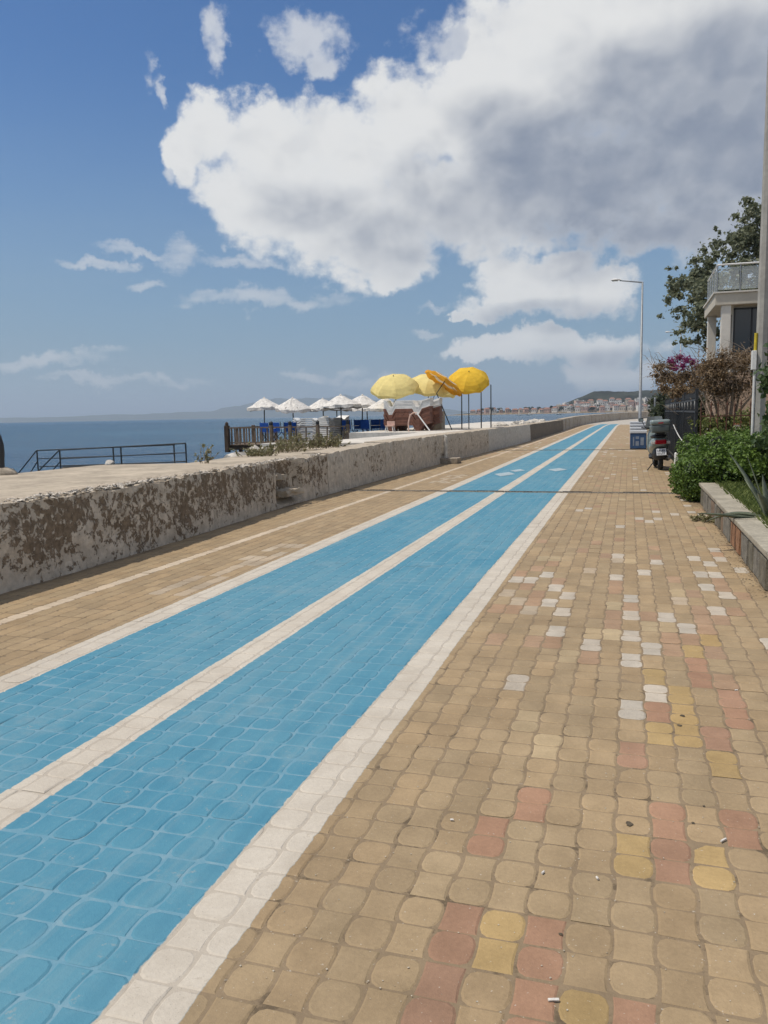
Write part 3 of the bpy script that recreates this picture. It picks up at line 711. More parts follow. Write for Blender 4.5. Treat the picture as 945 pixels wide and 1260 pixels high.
# ------------------------------------------------------------------ bathing jetty handrail, post on the quay
t = empty('jetty_handrail', at(140, 575, 26.5), 'black tubular handrail of the bathing jetty beyond the quay edge', 'handrail')
t0 = t.location.copy()
def W(px, py, y): return at(px, py, y) - t0
for (d, L, Rr, posts, diag) in ((27.2, (45, 554.3), (215, 547.3), (45, 139, 214), ((45, 554.3), (19, 587))), (26.0, (73, 553.8), (228.5, 545.5), (73, 148.5, 228.5), ((73, 553.8), (40, 587)))):
    A, B = W(*L, d), W(*Rr, d); dirv = (B-A)
    mb = MB(); mb.tube([A, B], .026, 8); mb.build('top_rail', M_rail, t)
    mb = MB(); mb.tube([A + Vector((0,0,-.34)), B + Vector((0,0,-.34))], .02, 8); mb.build('middle_rail', M_rail, t)
    mb = MB(); mb.tube([A + Vector((.1,0,-.66)), B + Vector((0,0,-.66))], .024, 8); mb.build('bottom_rail', M_rail, t)
    for px in posts:
        s = (W(px, 550, d).x - A.x)/dirv.x; P_ = A + dirv*s
        mb = MB(); mb.tube([P_, P_ + Vector((0, 0, -1.0))], .03, 8); mb.build('post', M_rail, t)
    mb = MB(); mb.tube([W(*diag[0], d), W(*diag[1], d)], .026, 8); mb.build('stair_rail', M_rail, t)
    mb = MB(); mb.tube([W(*diag[0], d) + Vector((0,0,-.45)), W(*diag[1], d) + Vector((.4,0,-.25))], .022, 8); mb.build('stair_rail', M_rail, t)
p0 = at(78, 577, 26.0); p1 = at(228, 569, 26.0)
mb = MB(); mb.box((p0.x, 25.9, -.42), (p1.x+.3, 27.4, -.28)); [mb.box((x, y, -2), (x+.18, y+.18, -.42)) for x in (p0.x+.4, (p0.x+p1.x)/2, p1.x-.4) for y in (26.0, 27.1)]
tag(mb.build('jetty', M_conc_d), 'low concrete bathing jetty under the black handrail', 'jetty')
c = gz(2.0, 584, .765)
t = empty('upright_post', c, 'dark upright unidentified thing built as a post with stone foot at the left picture edge', 'post')  # identity unknown, modelled as a plain post
mb = MB(); mb.lathe([(.055,.0),(.05,.1),(.052,.2),(.062,.3),(.06,.42),(.045,.5),(.03,.56),(.0,.58)], 12); mb.build('shaft', M_black, t, True)
bm = bmesh.new(); bmesh.ops.create_icosphere(bm, subdivisions=3, radius=1)
for v in bm.verts: v.co = Vector((v.co.x*.19+.05, v.co.y*.16, max(-.02, v.co.z*.10)*(1+.3*mnoise.noise(v.co*3))))
mb = MB(); mb.bm(bm); mb.build('foot', M_conc_d, t)

# ------------------------------------------------------------------ wooden beach deck
DY = 33.0; DZ = .30
dl = at(280, 546, DY).x; dr = -10.6
t = empty('beach_deck', ((dl+dr)/2, DY, DZ), 'wooden sun deck on stilts over the water behind the terrace', 'deck'); o0 = Vector(t.location)
W2 = lambda x, y, z: (x-o0.x, y-o0.y, z-o0.z)
npl = 26
mb = MB(); mb.bbox((-(dr-dl)/2, -.07, -.04), ((dr-dl)/2, .07, 0), .006); plank = mb.mesh('plank', M_wood)
for k in range(npl): link('plank', plank, t, (0, .09 + k*.30, rnd.uniform(-.004, .004)), (0, 0, rnd.gauss(0, .0006))).scale = (1, 2.0, 1)
for y in (33.05, 36.5, 40):
    mb = MB(); mb.box(W2(dl-.05, y, DZ-.25), W2(dr, y+.16, DZ-.045)); mb.build('beam', M_woodd, t)
for x in [dl+.5+k*2.2 for k in range(4)]:
    for y in (33.3, 37): mb = MB(); mb.tube([W2(x, y, DZ-.24), W2(x, y, -2.2)], .1, 8); mb.build('pile', M_woodd, t)
t = empty('deck_railing', (dl, DY, DZ), 'weathered wooden railing along the front of the sun deck', 'railing')
posts = [dl, at(334, 530, DY).x, at(357, 530, DY).x, at(391, 530, DY).x, at(428, 530, DY).x]
for k, x in enumerate(posts):
    w = .10 if k == 0 else .07
    mb = MB(); mb.bbox((x-dl-w, -w, -.35 if k == 0 else 0), (x-dl+w, w, .86 if k == 0 else .84), .015); mb.build('post', M_woodd if k == 0 else M_wood, t)
    mb = MB(); mb.lathe([(.06,.84),(.085,.88),(.08,.97),(.03,1.02),(0,1.03)], 8, Matrix.Translation((x-dl, 0, 0))); mb.build('finial', M_black if k else M_woodd, t)
mb = MB(); mb.box((0, -.035, .72), (posts[-1]-dl, .035, .78)); mb.build('top_rail', M_wood, t)
mb = MB(); mb.box((0, -.025, .06), (posts[-1]-dl, .025, .11)); mb.build('bottom_rail', M_wood, t)
bal = MB(); bal.box((-.028, -.02, .0), (.028, .02, .72)); balm = bal.mesh('baluster', M_wood)
x = dl + .22
while x < posts[-1]:
    if min(abs(x-p) for p in posts) > .1: link('baluster', balm, t, (x-dl, rnd.uniform(-.01,.01), 0), (0, rnd.gauss(0,.02), 0))
    x += rnd.choice((.17, .24, .30)) if x < posts[1] else rnd.choice((.5, .62, .8))
t = empty('deck_railing', (dl, DY+.1, DZ), 'wooden side railing running out over the sea at the deck corner', 'railing')
for yy in (2.6, 5.2):
    mb = MB(); mb.bbox((-.07, yy-.07, 0), (.07, yy+.07, .84), .012); mb.build('post', M_wood, t)
mb = MB(); mb.box((-.03, .1, .72), (.03, 5.2, .78)); mb.build('top_rail', M_wood, t)
for k in range(16): link('baluster', balm, t, (0, .35+k*.3, 0))

# thatched white parasols
def canopy_thatch(r, h, n=28, seed=0, drop=.10):
    mb = MB(); rr_ = random.Random(seed); rings = [(0.02, h), (.18*r, h*.93), (.42*r, h*.62), (.7*r, h*.30), (r, 0.0), (r*1.01, -drop)]
    vs = []
    for q_, (rad, z) in enumerate(rings):
        for k in range(n):
            a = 2*math.pi*k/n; jr = 1 + rr_.uniform(-.035, .035)*(q_ > 1); jz = rr_.uniform(-.03, .03)*(q_ > 1) - (rr_.uniform(0, .05) if q_ == 5 else 0)
            vs.append((rad*jr*math.cos(a), rad*jr*math.sin(a), z+jz))
    fs = [(i*n+k, i*n+(k+1)%n, (i+1)*n+(k+1)%n, (i+1)*n+k) for i in range(len(rings)-1) for k in range(n)]
    mb.add(vs, fs); u = len(mb.v)     # underside
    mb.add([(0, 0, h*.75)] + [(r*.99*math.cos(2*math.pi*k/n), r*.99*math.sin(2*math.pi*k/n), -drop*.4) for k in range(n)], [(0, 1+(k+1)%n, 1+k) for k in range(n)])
    return mb
UW = [(325, 490, 35.5, 18, .84, 'leftmost thatched white parasol above the deck corner'), (360, 490, 35.5, 18.5, .84, 'second thatched parasol from the left, tilted and shaded grey underneath'),
      (397, 491, 36.5, 18, .86, 'third thatched white parasol from the left'), (419, 486.5, 33.6, 19, .92, 'tallest thatched white parasol above the white lounger stack'),
      (414, 491.5, 39.5, 17, .86, 'low thatched parasol half hidden behind the tallest one'), (446, 486.5, 34.8, 18, .88, 'thatched white parasol over the blue chairs'),
      (451, 492.5, 40.0, 16, .86, 'thatched parasol half hidden behind the one over the blue chairs'), (474, 490, 34.2, 18, .86, 'thatched parasol partly behind the pale yellow umbrella')]
for k, (px, py, d, hh, r, lab) in enumerate(UW):
    top = at(px, py, d); t = empty('thatched_parasol', (top.x, d, DZ), lab, 'parasol', 'thatched parasols on the sun deck', rz=k*.7)
    h = top.z - DZ; tilt = Euler(((.16 if k == 1 else rnd.uniform(-.05,.05)), rnd.uniform(-.05,.05), 0))
    mb = canopy_thatch(r, .44, seed=k); o = mb.build('canopy', [M_straw if k != 1 else M_straw], t); o.location = (0, 0, h-.44); o.rotation_euler = tilt
    me = o.data; me.materials.append(M_straw_shade)
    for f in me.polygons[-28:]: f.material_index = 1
    mb = MB(); mb.tube([(0,0,0), (.03*(k%3-1),0,h*.5), (0,0,h-.1)], .028, 8); mb.build('pole', M_rail, t)
    mb = MB()
    for q_ in range(8):
        a = q_*math.pi/4; mb.tube([(0,0,h-.2), (r*.9*math.cos(a), r*.9*math.sin(a), h-.47)], .012, 4)
    mb.build('ribs', M_woodd, t)
    mb = MB(); mb.lathe([(.04,h-.02),(.06,h+.02),(.02,h+.06),(0,h+.065)], 8); mb.build('cap', M_straw, t)

# blue canvas chairs
def chair_proto():
    t = empty('canvas_chair', (0,0,0), 'x', 'chair', 'blue canvas chairs on the sun deck')
    for s in (-1, 1):
        x = s*.28
        mb = MB(); mb.tube([(x,-.24,0),(x,.20,.46),(x,.26,.92)], .016, 6); mb.build('leg', M_rail, t)
        mb = MB(); mb.tube([(x,.26,0),(x,-.22,.44)], .016, 6); mb.build('leg', M_rail, t)
        mb = MB(); mb.box((x-.025,-.26,.62),(x+.025,.24,.645)); mb.build('armrest', M_plw, t)
    mb = MB(); mb.bbox((-.28,-.22,.42),(.28,.22,.44),.006); mb.build('seat', M_bluecan, t)
    mb = MB(); mb.bbox((-.27,.215,.50),(.27,.245,.92),.012,Matrix.Rotation(-.10,4,'X')); mb.build('backrest', M_bluecan, t)
    return t
CH = chair_proto()
spots = [(331, 33.9, 'blue canvas chair nearest the deck corner, below the leftmost parasol'), (346, 34.2, 'second blue canvas chair from the left behind the railing'),
         (357, 33.8, 'blue canvas chair just left of the white lounger stack'), (364, 35.5, 'blue canvas chair half hidden by the white lounger stack'),
         (431, 34.3, 'blue canvas chair just right of the white lounger stack'), (445, 35.0, 'blue canvas chair under the parasol pole pair'),
         (455, 34.4, 'blue canvas chair in the middle of the right chair group'), (466, 35.0, 'blue canvas chair second from the brown lounger stack'), (474, 34.6, 'blue canvas chair right beside the brown lounger stack')]
for k, (px, d, lab) in enumerate(spots):
    o = CH if k == 0 else copy_tree(CH)
    p = at(px, 530, d); o.location = (p.x, d, DZ + (.12 if k > 3 else .06)); o['label'] = lab; o.rotation_euler = (0, 0, math.pi + rnd.uniform(-.5, .5))

# stacked loungers (each a contoured plastic shell with moulded legs)
def lounger_mesh(L, wd, mat, leg=.24, name='sun_lounger', th=.05):
    # side outline as a folded strip: nests when stacked
    pr = [(0,.02),(.05*L,.0),(.11*L,-leg),(.19*L,-leg),(.26*L,.0),(.62*L,.0),(.69*L,-leg),(.77*L,-leg),(.84*L,.0),(.90*L,.03),(L,.09)]
    mb = MB(); vs = []
    for x, z in pr:
        for y, dz in ((-wd/2,0),(wd/2,0),(wd/2,-th),(-wd/2,-th)): vs.append((x-L/2, y, z+dz))
    n = len(pr); fs = []
    for i in range(n-1):
        a = 4*i; b_ = a+4
        for k in range(4): fs.append((a+k, b_+k, b_+(k+1)%4, a+(k+1)%4))
    fs += [(3,2,1,0), tuple(4*(n-1)+k for k in range(4))]
    mb.add(vs, fs); return mb.mesh(name, mat)
def place_stack(loc, rz, L, wd, layers, lab, grp, pitch=.075, leg=.24):
    z = loc[2] + leg
    for k, (mat, me) in enumerate(layers):
        o = link('sun_lounger', me, None, (loc[0]+rnd.uniform(-.015,.015), loc[1]+rnd.uniform(-.015,.015), z+.03), (0, 0, rz+rnd.gauss(0,.012)))
        tag(o, lab(k, len(layers)), 'sun lounger', grp); z += pitch
ORD = ['bottom','second','third','fourth','fifth','sixth','seventh','eighth','ninth','tenth','eleventh','twelfth','thirteenth','fourteenth','fifteenth','sixteenth','seventeenth','eighteenth']
bL = lounger_mesh(1.95, .62, M_plb); wL = lounger_mesh(1.95, .62, M_plw)
lay = [('b', bL)]*12 + [('w', wL)]*6
cst = at(503, 530, 32.0)
TOPS = ('lowest','second','third','fourth','fifth','topmost')
place_stack((cst.x, 32.0, .84), 0.0, 1.95, .62, lay, lambda k, n: '%s brown plastic lounger of the front stack on the terrace' % ORD[k] if k < 12 else '%s white plastic lounger topping the front brown stack' % TOPS[k-12], 'loungers stacked on the terrace', .057)
place_stack((cst.x+.22, 32.75, .84), .03, 1.95, .62, lay, lambda k, n: '%s brown plastic lounger of the rear stack on the terrace' % ORD[k] if k < 12 else '%s white plastic lounger topping the rear brown stack' % TOPS[k-12], 'loungers stacked on the terrace', .057)
wA = lounger_mesh(1.5, .60, M_plw, leg=.08, th=.058)
c1 = at(383, 545, 34.2); c2 = at(411, 545, 34.3)
place_stack((c1.x, 34.2, DZ), .0, 1.5, .6, [('w', wA)]*13, lambda k, n: '%s white lounger of the long stack behind the deck railing' % (ORD[k] if k < n-1 else 'topmost'), 'white loungers stacked on the deck', .085, .08)
place_stack((c2.x, 34.4, DZ), 1.25, 1.5, .6, [('w', wA)]*13, lambda k, n: '%s white lounger of the turned stack beside the long one' % (ORD[k] if k < n-1 else 'topmost'), 'white loungers stacked on the deck', .085, .08)
# pale block behind the brown stacks, bent pipe, pink stool
p = at(537, 525, 34.0); block('concrete_plinth', (p.x-.2, 33.9, .835), (p.x+.25, 34.6, 1.62), M_conc, 'beige concrete plinth right of the brown lounger stack', 'plinth')
t = empty('bent_pipe', (at(505, 533, 30.6).x, 30.6, .835), 'bent pink and white pipe leaning before the brown lounger stack', 'pipe'); x0 = t.location.x
A = [at(503, 533, 30.6), at(502.5, 520, 30.6), at(504.5, 511, 30.6), at(509, 507.5, 30.6), at(513, 508.5, 30.6)]
A[0].z = .84
mb = MB(); mb.tube([a - Vector(t.location) for a in A], .028, 8); mb.build('arched_leg', M_pink, t)
A = [at(513, 508.5, 30.6), at(529, 533.5, 30.4)]; A[1].z = .86
mb = MB(); mb.tube([a - Vector(t.location) for a in A], .026, 8); mb.build('slanting_leg', M_white, t)
p = at(480, 531, 30.3)
t = empty('plastic_stool', (p.x, 30.3, .835), 'small pinkish white plastic stool before the brown stack', 'stool')
mb = MB(); mb.bbox((-.16,-.14,.22),(.16,.14,.26),.015); mb.build('seat', M_pink, t)
for sx_ in (-1,1):
    for sy_ in (-1,1):
        mb = MB(); mb.tube([(sx_*.17,sy_*.15,0),(sx_*.12,sy_*.1,.22)], .018, 6); mb.build('leg', M_white, t)
mb = MB(); mb.bbox((-.16,.12,.26),(.16,.15,.42),.012); mb.build('backrest', M_pink, t)

# yellow beach umbrellas
def dome(r, h, n=10, scal=.05, rings=6):
    mb = MB(); vs = [(0,0,h)]; seg = n*4
    for i in range(1, rings+1):
        t_ = i/rings; rad = r*math.sin(t_*math.pi*.43)/math.sin(math.pi*.43)
        z = h*(math.cos(t_*math.pi*.43)-math.cos(math.pi*.43))/(1-math.cos(math.pi*.43))
        for k in range(seg):
            a = 2*math.pi*k/seg; ph = (k % 4)/4; sag = math.sin(ph*math.pi)
            vs.append((rad*(1-.05*sag*t_)*math.cos(a), rad*(1-.05*sag*t_)*math.sin(a), z - scal*sag*t_*(.6 if i < rings else -.3)))
    fs = [(0, 1+k, 1+(k+1)%seg) for k in range(seg)]
    for i in range(rings-1):
        for k in range(seg): fs.append((1+i*seg+k, 1+(i+1)*seg+k, 1+(i+1)*seg+(k+1)%seg, 1+i*seg+(k+1)%seg))
    last = 1+(rings-1)*seg; o = len(vs)          # short hanging valance
    for k in range(seg):
        x, y, z = vs[last+k]; vs.append((x*1.0, y*1.0, z-.11 - .02*math.sin(k*math.pi/2)))
    for k in range(seg): fs.append((last+k, o+k, o+(k+1)%seg, last+(k+1)%seg))
    mb.add(vs, fs); return mb
def umbrella(px, py, d, base_px, r, h, tilt, mat, lab, spin=0., n=8):
    top = at(px, py, d); bx = at(base_px, 527, d).x; base = Vector((bx, d, .835))
    t = empty('beach_umbrella', base, lab, 'umbrella', 'yellow beach umbrellas on the terrace')
    Mx = Euler((tilt[0], tilt[1], spin), 'XYZ')
    hub = top - base; ax = (Mx.to_matrix() @ Vector((0,0,1)))
    o = dome(r, h, n, .085).build('canopy', mat, t, False); o.location = hub - ax*h; o.rotation_euler = Mx
    piv = hub - ax*(h+.55)
    mb = MB(); mb.tube([(0,0,0), (piv.x*.6, piv.y*.6, piv.z*.6), piv], .022, 8); mb.build('pole', M_rail, t)
    mb = MB(); mb.tube([piv, hub + ax*.05], .018, 8); mb.build('upper_pole', M_rail, t)
    mb = MB()
    for k in range(n):
        a = 2*math.pi*k/n; e = Vector((r*.93*math.cos(a), r*.93*math.sin(a), .02)); e = Mx.to_matrix() @ e
        mb.tube([hub - ax*.05, (hub - ax*.05)*.45 + (hub - ax*h + e)*.55 + ax*h*.14, hub - ax*h + e], .007, 4)
    mb.build('ribs', M_galv, t)
umbrella(484, 463, 32.6, 482, 1.03, .50, (.42, -.10), M_yel, 'leftmost pale yellow umbrella above the lounger stack', .3)
umbrella(529, 462.5, 34.0, 509, 1.02, .46, (.36, .14), M_yel, 'middle pale yellow umbrella behind the orange striped one', .1)
umbrella(540, 467, 36.2, 547, .98, .45, (.30, .22), M_yel, 'pale yellow umbrella furthest back, under the tilted striped one', .5)
umbrella(549.5, 465.5, 33.0, 556, .90, .20, (-.16, .60), M_oras, 'sharply tilted orange umbrella with pale striped border', .2)
umbrella(577, 457.5, 34.2, 577, .90, .44, (.62, .16), M_ora, 'bright orange yellow umbrella at the right of the group', .0)
for px, top, d, lab in ((568, 482, 35.0, 'thin dark bare pole between the striped and the orange umbrella'), (592, 482, 36.0, 'thin dark bare pole under the right edge of the orange umbrella'), (604, 473, 36.5, 'tall thin bare pole standing alone right of the umbrellas')):
    a = at(px, top, d); mb = MB(); mb.lathe([(.028,0),(.024,a.z-.835-.03),(.012,a.z-.835)], 8)
    o = mb.build('umbrella_pole', M_rail); o.location = (a.x, d, .835); tag(o, lab, 'pole')
# ------------------------------------------------------------------ vegetation helpers
def leaf_cloud(mb, centres, count, size, rr_, flat=.35, aspect=1.9, shell=.55):
    """leaf-sized faces spread through overlapping ellipsoid clumps (c, radii)"""
    wts = [r[0]*r[1]+r[1]*r[2]+r[0]*r[2] for c, r in centres]; tot = sum(wts)
    for (c, r), w in zip(centres, wts):
        for k in range(int(count*w/tot)):
            d = Vector((rr_.gauss(0,1), rr_.gauss(0,1), rr_.gauss(0,1)))
            if d.length < 1e-6: continue
            d.normalize(); rad = (shell + (1-shell)*rr_.random())*(1 + rr_.gauss(0, .09)) if shell > .15 else abs(rr_.gauss(0, .62))
            p = Vector((c[0]+d.x*r[0]*rad, c[1]+d.y*r[1]*rad, c[2]+d.z*r[2]*rad))
            nrm = (d + Vector((rr_.gauss(0,.8), rr_.gauss(0,.8), rr_.gauss(0,.8)+flat))).normalized()
            u = nrm.orthogonal().normalized(); u.rotate(Matrix.Rotation(rr_.uniform(0, 6.28), 3, nrm)); v = nrm.cross(u)
            s = size*rr_.uniform(.55, 1.35); a = s*aspect/2; b_ = s/2
            mb.add([p-u*a, p+v*b_+nrm*s*.1, p+u*a-nrm*s*.12, p-v*b_+nrm*s*.1], [(0,1,2,3)])
def branches(mb, base, height, spread, n, r0, rr_, levels=2, lean=(0,0), start=.35):
    tips = []
    top = Vector(base) + Vector((lean[0], lean[1], height))
    trunk = [Vector(base)*(1-t_) + top*t_ + Vector((rr_.gauss(0,.04), rr_.gauss(0,.04), 0))*height*.3*t_ for t_ in (0,.25,.5,.75,1)]
    mb.tube(trunk, [r0, r0*.8, r0*.62, r0*.42, r0*.2], 7)
    for k in range(n):
        t_ = start + (1-start)*k/max(1, n-1); i = min(3, int(t_*4)); p = trunk[i].lerp(trunk[i+1], t_*4-i)
        a = rr_.uniform(0, 6.28); L = spread*rr_.uniform(.6, 1.1)
        e = p + Vector((math.cos(a)*L, math.sin(a)*L, L*rr_.uniform(.25, .9))); mid = p.lerp(e, .5) + Vector((0,0,L*.1))
        mb.tube([p, mid, e], [r0*.38, r0*.24, r0*.09], 5); tips.append(e)
        if levels > 1:
            for q_ in range(3):
                s0 = p.lerp(e, rr_.uniform(.45, .95)); e2 = s0 + Vector((rr_.gauss(0,1), rr_.gauss(0,1), rr_.uniform(.0, 1)))*L*.33
                mb.tube([s0, e2], [r0*.13, r0*.05], 4); tips.append(e2)
    return tips
def leafy(name, loc, label, cat, clumps, count, size, leaf, trunkspec=None, seed=1, group=None, part='crown', stem='trunk', stemmat=None, **kw):
    t = empty(name, loc, label, cat, group); rr_ = random.Random(seed)
    mb = MB(); leaf_cloud(mb, clumps, count, size, rr_, **kw); mb.build(part, leaf, t)
    if trunkspec:
        mb = MB(); branches(mb, *trunkspec[:5], rr_, trunkspec[5]); mb.build(stem, stemmat or M_bark, t, True)
    return t
def scatter_clumps(box, n, r, rr_, squash=.8, keep=None):
    out = []
    while len(out) < n:
        c = (rr_.uniform(box[0], box[1]), rr_.uniform(box[2], box[3]), rr_.uniform(box[4], box[5]))
        if keep and not keep(*c): continue
        s = r*rr_.uniform(.65, 1.3); out.append((c, (s, s, s*squash)))
    return out

# ------------------------------------------------------------------ raised planter, right
rr = random.Random(5)
M_cope = simple('coping_concrete', (.36, .325, .255), .9, .22, 2.5, bump=.5, bscale=25, spec=.2)
pl = empty('planter_wall', (1.25, 7.05, 0), 'low stone-clad planter wall with flat concrete coping on the right', 'planter')
mb = MB(); mb.box((-.125, 0, -.02), (.10, 6.55, .285)); mb.build('core', M_conc_d, pl)
M_cl = [simple('cladding_stone_%s' % n, c, .85, .3, 9, bump=.7, bscale=18, spec=.25) for n, c in (('grey', (.20,.185,.155)), ('olive', (.165,.15,.115)), ('brown', (.23,.165,.115)), ('rust', (.30,.16,.09)))]
M_mort = simple('white_mortar', (.50,.47,.41), .9, .25, 12)
y = 0.01
while y < 6.45:
    w = rr.uniform(.26, .52); w = min(w, 6.52-y); e = .012
    sk0, sk1 = rr.uniform(-.05,.05), rr.uniform(-.05,.05)
    th = rr.uniform(.014, .030); mb = MB()
    o4 = [(y+e+max(0,sk0), .0), (y+w-e+min(0,sk1), .0), (y+w-e-max(0,sk1)*.4, .27), (y+e-min(0,sk0)*.4, .27)]
    x1 = -.126; n = 4
    vs = [(x1, a, z) for a, z in o4] + [(x1-th, a+(.012 if k in (0,3) else -.012), z+(.012 if k < 2 else -.012)) for k, (a, z) in enumerate(o4)]
    mb.add(vs, [(4,7,6,5)] + [(k, 4+k, 4+(k+1)%4, (k+1)%4) for k in range(4)])
    mi = rr.choice((0,0,0,1,1,1,2)) if abs(y-1.9) > .3 else 3; mb.build('cladding_stone', M_cl[mi], pl)
    if rr.random() < .4:
        mb = MB(); mb.box((-.134, y+w-.018, rr.uniform(.05,.14)), (-.124, y+w+.016, rr.uniform(.18,.265))); mb.build('mortar', M_mort, pl)
    y += w
y = -.03
while y < 6.5:
    w = min(rr.uniform(.9, 1.25), 6.58-y)
    mb = MB(); mb.bbox((-.165, y+.004, .285+rr.uniform(0,.004)), (.115, y+w-.004, .335+rr.uniform(0,.005)), .012); mb.build('coping_slab', M_cope, pl); y += w
mb = MB(); mb.box((-.10, -.20, -.02), (3.6, -.002, .285)); mb.build('end_wall', M_conc_d, pl)
mb = MB(); mb.bbox((-.165, -.235, .287), (3.6, -.035, .338), .012); mb.build('coping_slab', M_cope, pl)
mb = MB(); vs = []; fs = []
for j in range(16):
    for i in range(10):
        x = 1.34 + i*.35; yy = 7.0 + j*.62; vs.append((x, yy, .25 + .05*n3(x, yy, 0, 1.5)))
for j in range(15):
    for i in range(9): fs.append((j*10+i, j*10+i+1, (j+1)*10+i+1, (j+1)*10+i))
mb.add(vs, fs); tag(mb.build('planter_soil', M_soil), 'earth bed inside the raised planter', 'soil', kind='structure')
mb = MB()
for k in range(9000):
    x = 1.36 + abs(rr.gauss(0, .32)); yy = rr.uniform(7.05, 13.6); h = rr.uniform(.05, .15); a = rr.uniform(0, 6.28); w = .006
    p = Vector((x, yy, .25)); d = Vector((math.cos(a), math.sin(a), 0)); bend_ = d*h*rr.uniform(.2, .9); s = Vector((-d.y, d.x, 0))*w
    mb.add([p-s, p+s, p+bend_*.5+s*.7+Vector((0,0,h*.7)), p+bend_+Vector((0,0,h))], [(0,1,2),(0,2,3)])
tag(mb.build('planter_grass', L_grass), 'ragged green grass growing along the planter coping', 'grass', kind='stuff')
# agave: thick tapered troughs
def agave(loc, label, leaves, seed):
    t = empty('agave', loc, label, 'plant'); r_ = random.Random(seed)
    for (az, L, lift, droop, w) in leaves:
        mb = MB(); d = Vector((math.cos(az), math.sin(az), 0)); s = Vector((-d.y, d.x, 0)); N = 9; vs = []
        for k in range(N+1):
            u = k/N; p = d*(L*u*math.cos(lift)) + Vector((0,0,1))*(L*u*math.sin(lift) - droop*L*u*u) + Vector((0,0,.02))
            ww = w*(.75 + .6*u - .2*u*u)*(1 - u**2.6) + .002; tk = .028*(1-u)+.004
            vs += [p - s*ww + Vector((0,0,ww*.45)), p - Vector((0,0,tk)), p + s*ww + Vector((0,0,ww*.45)), p + Vector((0,0,tk*.3))]
        fs = [(4*k+a, 4*(k+1)+a, 4*(k+1)+(a+1)%4, 4*k+(a+1)%4) for k in range(N) for a in range(4)] + [(3,2,1,0), tuple(4*N+a for a in range(4))]
        mb.add(vs, fs); mb.build('leaf', L_agave, t, True)
agave((1.46, 9.35, .28), 'grey green agave with long arching leaves in the planter',
      [(2.55, .95, 1.05, .12, .055), (2.95, .80, 1.25, .05, .05), (3.05, .72, .42, .48, .05), (2.0, .75, .85, .2, .05), (1.3, .7, 1.0, .1, .055), (.5, .6, 1.1, .1, .05), (-.4, .6, .9, .2, .05),
       (3.6, .85, .15, .02, .045), (4.3, .65, .8, .2, .05), (5.2, .6, .9, .2, .05), (2.3, .5, 1.35, 0, .05)], 4)

# hedge, broad-leaved shrub
hc = []
rr = random.Random(21)
for k in range(46):
    x = rr.uniform(1.0, 2.55); yy = rr.uniform(13.75, 16.0)
    zt = .48 + .30*min(1, (x-.8)/.7) + (.18 if yy > 14.6 else 0)
    hc.append(((x, yy, rr.uniform(.25, zt)), (rr.uniform(.22,.34), rr.uniform(.24,.36), rr.uniform(.2,.3))))
hc += [((.93, 14.3, .42), (.26,.34,.34)), ((.88, 14.6, .30), (.2,.3,.28)), ((1.0, 13.95, .28), (.22,.24,.28)), ((1.3, 13.9, .62), (.3,.3,.3)), ((1.75, 14.1, .80), (.36,.32,.28)), ((2.2, 14.2, .86), (.36,.32,.3))]
hc = [((c[0]-1.4, c[1]-14.5, c[2]), r) for c, r in hc]
t = leafy('hedge', (1.4, 14.5, 0), 'bright green clipped hedge spilling over the end of the planter', 'hedge', hc, 42000, .032, L_hedge, None, 8, part='foliage', shell=.72)
mb = MB(); r_ = random.Random(2)
for k in range(14): branches(mb, (r_.uniform(-.35,.9), r_.uniform(-.5,1.2), 0), .55, .3, 4, .02, r_, 1)
mb.build('stems', M_bark, t)
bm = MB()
for (c, r) in hc:       # dark solid core inside each leaf clump
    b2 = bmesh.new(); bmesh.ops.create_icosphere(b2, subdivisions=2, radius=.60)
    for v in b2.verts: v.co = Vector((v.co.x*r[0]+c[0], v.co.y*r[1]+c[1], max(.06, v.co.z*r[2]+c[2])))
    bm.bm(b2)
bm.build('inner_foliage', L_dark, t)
rr = random.Random(31)
cl = scatter_clumps((-.25, 1.3, -1.2, 1.5, .55, 2.25), 44, .26, rr, keep=lambda x, y, z: x > -.28 + .12*math.sin(z*5) + max(0, (.8-z))*.2 + .25*max(0, z-1.7))
leafy('broad_leaved_shrub', (2.02, 11.6, .2), 'tall dark broad-leaved shrub at the right picture edge by the pole', 'shrub', cl, 5200, .085, L_fig, ((.5, 0, 0), 1.7, .7, 8, .04, 2), 6, part='foliage', stem='stems', aspect=1.3, shell=.3)
cl = scatter_clumps((-.5, 1.2, -.6, 1.2, .2, .95), 30, .2, rr)
leafy('broad_leaved_shrub', (2.05, 13.2, .2), 'low leafy shrub between the hedge and the agave', 'shrub', cl, 5500, .05, L_hedge, ((.3, 0, 0), .8, .4, 6, .03, 2), 61, part='foliage', stem='stems', aspect=1.4, shell=.35)

# ------------------------------------------------------------------ utility pole with conduit and box
t = empty('utility_pole', (2.12, 15.0, 0), 'tall grey concrete utility pole behind the hedge', 'pole')
mb = MB(); mb.lathe([(.105,0),(.098,1),(.085,4),(.068,8),(.055,11.2)], 8); mb.build('shaft', simple('pole_concrete', (.36,.345,.31), .85, .14, 2, bump=.3, bscale=20), t)
mb = MB(); mb.tube([(-.105,-.05,1.0),(-.103,-.05,2.2)], .022, 8); mb.build('conduit', M_white, t)
mb = MB(); mb.tube([(-.102,-.05,2.42),(-.098,-.05,2.75)], .026, 8); mb.build('warning_sleeve', simple('yellow_plastic', (.62,.47,.03), .5), t)
mb = MB(); mb.bbox((-.155,-.12,2.14),(-.085,.02,2.46),.01); mb.build('junction_box', M_white, t)

